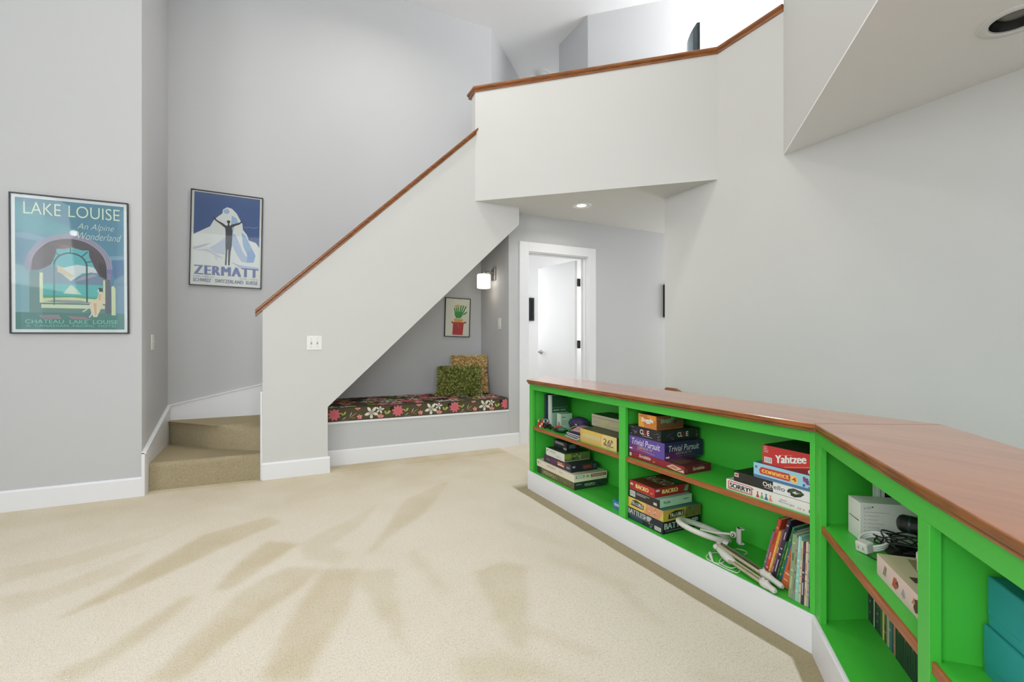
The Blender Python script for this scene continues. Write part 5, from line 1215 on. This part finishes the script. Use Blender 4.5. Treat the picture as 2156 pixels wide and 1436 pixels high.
A0 = Vector((1.79, 1.485, .186)); A1 = Vector((1.76, 1.262, .166))
for off in (-.011, .011):
    mb = MB(); d = Vector((off, 0, 0)); mb.tube([rel(A0 + d), rel(A1 + d)], .008, M_ARM, 10); mb.build('arm_tube', o)
mb = MB(); mb.tube([rel(A0 + Vector((0, 0, .008))), rel(A1 + Vector((0, 0, .008)))], .004, mat('arm_spring', (120, 112, 96), .4, .8), 8); mb.build('spring', o)
B0 = Vector((1.745, 1.40, .162)); B1 = Vector((1.712, 1.228, .155))
for off in (-.008, .012):
    mb = MB(); d = Vector((off, 0, 0)); mb.tube([rel(B0 + d), rel(B1 + d)], .0068, M_ARM, 10); mb.build('arm_tube', o)
mb = MB(); mb.tube([rel((1.773, 1.485, .172)), rel((1.76, 1.44, .164)), rel((1.748, 1.40, .160)), rel((1.743, 1.375, .160))], [.011, .019, .018, .010], M_LW, 12); mb.build('arm_housing', o)
for P0, P1 in ((A1, Vector((1.737, 1.160, .160))), (B1, Vector((1.694, 1.160, .153)))):
    mb = MB(); dd = P1 - P0
    mb.tube([rel(P0 - dd * .12), rel(P0 + dd * .05), rel(P0 + dd * .3), rel(P0 + dd * .5), rel(P0 + dd * .6), rel(P0 + dd * .9), rel(P1)], [.010, .0165, .0165, .013, .0115, .0115, .007], M_LW, 12)
    for f in (.08, .36): mb.lathe([(0, .019), (.006, .019), (.007, 0)], M_LW, 10, Matrix.Translation(rel(P0 + dd * f)))
    mb.build('clamp_end', o)
mb = MB(); mb.tube([rel((1.79, 1.60, .215)), rel((1.815, 1.54, .216)), rel((1.835, 1.495, .225)), rel((1.843, 1.475, .228))], .0055, M_LW, 8); mb.ball(rel((1.845, 1.466, .230)), .015, M_LW, 14); mb.ball(rel((1.835, 1.46, .231)), .008, M_STEEL, 10); mb.build('holder_neck', o)
mb = MB(); T = Matrix.Translation(rel((1.858, 1.447, .228))) @ Matrix.Rotation(R(-28), 4, 'Z')
mb.box(-.006, .006, -.013, .013, -.036, .036, M_LW, T); mb.box(-.006, .02, -.013, .013, .029, .036, M_LW, T); mb.box(-.006, .02, -.013, .013, -.036, -.029, M_LW, T); mb.build('phone_clamp', o, bevel=.002)
mb = MB()
def smooth(pts, n=6):
    out = []; P_ = [Vector(p) for p in pts]
    for i in range(len(P_) - 1):
        a, b, c, d = P_[max(i - 1, 0)], P_[i], P_[i + 1], P_[min(i + 2, len(P_) - 1)]
        for k in range(n):
            t = k / n; out.append(0.5 * ((2 * b) + (c - a) * t + (2 * a - 5 * b + 4 * c - d) * t * t + (3 * b - a - 3 * c + d) * t ** 3))
    out.append(P_[-1]); return out
for pts in ([(1.77, 1.49, .165), (1.802, 1.502, .143), (1.773, 1.517, .1405), (1.731, 1.511, .1405), (1.706, 1.487, .1405), (1.704, 1.45, .1405), (1.722, 1.42, .1405)],
            [(1.700, 1.45, .1405), (1.703, 1.418, .1405), (1.703, 1.383, .1405), (1.706, 1.357, .1405), (1.712, 1.341, .1405), (1.724, 1.343, .1405), (1.741, 1.346, .145)],
            [(1.700, 1.43, .1405), (1.731, 1.43, .1405), (1.765, 1.442, .1405), (1.766, 1.459, .141), (1.737, 1.448, .1405), (1.715, 1.426, .144), (1.718, 1.396, .1405), (1.73, 1.378, .1405), (1.754, 1.366, .15)],
            [(1.85, 1.50, .1405), (1.902, 1.498, .1405), (1.918, 1.486, .1405), (1.923, 1.465, .1405), (1.913, 1.447, .1405), (1.888, 1.442, .1405)]):
    mb.tube(smooth([rel(p) for p in pts]), .0022, M_CORD, 6)
mb.build('cord', o)
mb = MB(); mb.tube([rel((1.752, 1.512, .1465)), rel((1.72, 1.478, .1465)), rel((1.70, 1.452, .1435))], [.007, .007, .003], M_CORD, 10); mb.build('plug', o)

# ------------------------------------------------------------------ angled bookcase, left bay
# white carton standing across the shelf, its printed side to the room
gM = Matrix.Translation((1.652, 0.85, SZ)) @ Matrix.Rotation(math.atan2(-.63, .776), 4, 'Z')
root = thing('carton', 'white printed carton with a black slot on the shelf of the angled bookcase', 'box', M=gM)
mb = MB(); mb.box(0, .235, 0, .077, 0, .120, ink((222, 222, 214)))
f = {'S': Face((0, 0, 0), (1, 0, 0), (0, 0, 1), .235, .12, (0, -1, 0)), 'F': Face((0, .077, 0), (0, -1, 0), (0, 0, 1), .077, .12, (-1, 0, 0))}
prints(mb, f, [('t', 'S', 'pill', .05, .82, .08, .09, (150, 152, 138)), ('c', 'S', .15, .90, .02, (60, 60, 56)), ('r', 'S', .05, .755, .35, .77, (180, 180, 160))] + lines('S', .09, .22, .30, .72, 5, (202, 202, 186), .3) + [('c', 'S', .06, .27 + i * .1, .02, (194, 194, 178)) for i in range(5)] +
       [('p', 'F', [(.08, .51), (.95, .50), (.95, .525), (.08, .53)], (24, 24, 24))])
mb.build('body', root, bevel=.0015)
root = thing('white_case', 'white upright case with a black window behind the white carton', 'case', M=gM @ Matrix.Translation((.086, .082, 0)))
mb = MB(); mb.box(0, .13, 0, .03, 0, .235, ink((206, 212, 204))); mb.build('body', root, bevel=.002)
mb = MB(); mb.box(.022, .12, -.001, 0, .05, .142, M_BLACK); mb.build('window', root)
mb = MB(); mb.box(.010, .0115, -.0008, 0, .0, .235, ink((90, 100, 92))); mb.build('seam', root)
root = thing('charger_plug', 'white two-pin charger plug in front of the white carton', 'charger', M=M2 @ Matrix.Translation((.068, -.247, SZ + .0005)) @ Matrix.Rotation(R(35), 4, 'Z') @ Matrix.Rotation(R(-8), 4, 'Y'))
mb = MB(); mb.box(-.016, .016, -.018, .018, 0.003, .034, M_LW)
mb.build('body', root, bevel=.004)
mb = MB(); 
for yy in (-.008, .006): mb.box(-.0168, -.016, yy, yy + .003, .014, .022, M_TOG)
mb.build('slots', root)
root = thing('cable', 'coiled white charging cable behind the white plug', 'cable', M=M2 @ Matrix.Translation((.098, -.222, SZ)))
mb = MB()
for k in range(3):
    mb.tube([((.032 + .002 * k) * math.cos(t), (.034 + .001 * k) * math.sin(t), .022 + .012 * k * .5 + .012 * math.sin(t + 1)) for t in [q * math.pi / 14 for q in range(28)]], .0042, M_CORD, 6, True)
mb.tube([(-.02, -.03, .02), (-.04, -.035, .015), (-.02, .02, .01)], .004, M_CORD, 6); mb.build('coil', root)
root = thing('speaker', 'black rounded cylinder speaker lying on the tangled black cord', 'speaker', M=M2 @ Matrix.Translation((.150, -.235, SZ + .098)) @ Matrix.Rotation(R(-34), 4, 'Z'))
mb = MB(); mb.lathe([(0, 0), (.012, .001), (.021, .006), (.025, .014), (.025, .13), (.02, .14), (0, .143)], M_BLACK, 28, Matrix.Translation((-.0, 0.0, 0)) @ Matrix.Rotation(R(90), 4, 'Y')); mb.build('body', root)
mb = MB(); mb.lathe([(.0253, .03), (.0256, .032), (.0256, .034), (.0253, .036)], M_SCR, 28, Matrix.Rotation(R(90), 4, 'Y')); mb.build('band', root)
root = thing('tangled_cord', 'tangle of thin black cord under the black speaker', 'cord', M=M2 @ Matrix.Translation((.165, -.235, SZ)))
rn = random.Random(12); mb = MB(); pts = []
for k in range(46):
    pts.append((.055 * math.sin(k * 1.7 + .3) + rn.uniform(-.012, .012), -.02 + .075 * math.sin(k * 1.13) + rn.uniform(-.015, .015), .004 + .058 * abs(math.sin(k * .77)) * rn.uniform(.5, 1)))
mb.tube(smooth(pts, 5), .0022, M_BLACK, 6); mb.build('coil', root)
mb = MB(); mb.tube(smooth([(-.09, .03, .004), (-.105, .0, .0028), (-.10, -.03, .0028), (-.085, -.065, .0028), (-.05, -.07, .006)]), .002, M_BLACK, 6); mb.build('lead', root)
mb = MB(); mb.box(-.04, .06, -.1, .05, 0, .012, ink((58, 48, 46))); mb.build('power_brick', root, bevel=.003)
gamebox('flat pink picture box with brown drawings at the shelf edge of the angled bookcase', .047, .25, -.70, -.391, SZ, .526, (230, 200, 196), (214, 200, 186), (206, 196, 160),
        [('p', 'F', [(.12, .3), (.16, .8), (.2, .75), (.18, .3)], (150, 140, 110)), ('p', 'F', [(.30, .25), (.33, .7), (.38, .75), (.41, .4), (.36, .2)], (190, 84, 64)), ('p', 'F', [(.36, .5), (.40, .7), (.42, .45)], (90, 60, 60)), ('p', 'F', [(.46, .3), (.5, .65), (.53, .3), (.5, .2)], (170, 160, 170)),
         ('p', 'F', [(.66, .3), (.68, .7), (.73, .8), (.77, .55), (.74, .25), (.69, .15)], (84, 50, 46)), ('p', 'F', [(.63, .4), (.67, .75), (.69, .5)], (206, 130, 100)), ('p', 'T', [(.05, .3), (.3, .25), (.5, .5), (.4, .9), (.1, .8)], (150, 140, 96)), ('p', 'T', [(.1, .5), (.3, .4), (.35, .7)], (104, 96, 60)), ('r', 'T', .42, .1, .52, .35, (84, 50, 50))],
        M_=M2, lid=.04, group=None, cat='box', name='picture_box')
root = thing('jar', 'small white plastic tub on top of the pink box by the post', 'tub', M=M2 @ Matrix.Translation((.118, -.487, .5265)))
mb = MB(); mb.lathe([(0, 0), (.018, 0), (.020, .003), (.020, .036), (.016, .040), (.0, .040)], M_LW, 24); mb.build('body', root)
mb = MB(); mb.lathe([(.0215, .034), (.0215, .046), (.019, .048), (0, .048)], M_LW, 24); mb.build('lid', root)
# row of dark books on the floor of the angled bookcase
rn = random.Random(9); y = .05; i = 0
cols = [((52, 76, 84), 'slate'), ((58, 70, 92), 'dark blue'), ((64, 60, 48), 'dark brown with yellow marks'), ((40, 46, 44), 'charcoal'), ((206, 210, 190), 'thin white'), ((44, 58, 56), 'dark teal'), ((60, 66, 62), 'dark grey'), ((46, 78, 60), 'deep green'), ((78, 96, 60), 'moss green'), ((196, 206, 116), 'yellow green'), ((96, 74, 50), 'brown'), ((176, 182, 160), 'pale grey'), ((84, 118, 116), 'grey teal'), ((56, 88, 100), 'steel blue'), ((196, 130, 110), 'red and white patterned')]
for c, nm in cols:
    th = .009 if 'thin' in nm else rn.uniform(.013, .019)
    book('%s spined book in the low row of the angled bookcase' % nm, M2 @ Matrix.Translation((.168, y - th, BZ)), th - .0006, .14, rn.uniform(.19, .215), c,
         marks=spine_marks([(150, 150, 110), (190, 190, 170), (120, 110, 70)], 60 + i) if i % 2 == 0 or 'pattern' in nm else [('r', 'F', .3, .7, .7, .85, (150, 160, 140))], group='dark books low in the angled bookcase'); y -= th; i += 1
for k in range(9):
    th = .0148
    root = book('dark green disc case in a row after the books of the angled bookcase', M2 @ Matrix.Translation((.166, y - th, BZ)), th - .0006, .137, .19, (34, 58 + (k % 2) * 6, 44), pcol=(40, 46, 42), marks=[('r', 'F', .3, .45, .7, .58, (90, 120, 96))] if k % 3 == 1 else [('r', 'F', .47, .05, .53, .95, (24, 38, 30))], group='dark disc cases in the angled bookcase', name='disc_case')
    root['category'] = 'disc case'; y -= th
# teal boxes
M_TEAL = mat('teal_card', (36, 152, 150), .7, var=.03, scale=20, bump=.1, bscale=300)
for z0, dx, dy, lab in ((SZ, 0, 0, 'teal storage box, the lower of two on the shelf nearest the camera'), (SZ + .0935, .004, -.004, 'teal storage box, the upper of two on the shelf nearest the camera')):
    root = thing('storage_box', lab, 'storage box', M=M2 @ Matrix.Translation((.083 + dx, -.778 + dy, z0 + .0005)), group='teal storage boxes')
    mb = MB(); mb.box(.0015, .2385, -.3985, -.0015, 0, .085, M_TEAL); mb.build('tray', root)
    mb = MB(); mb.box(0, .24, -.40, 0, .018, .092, M_TEAL); mb.build('lid', root, bevel=.003)
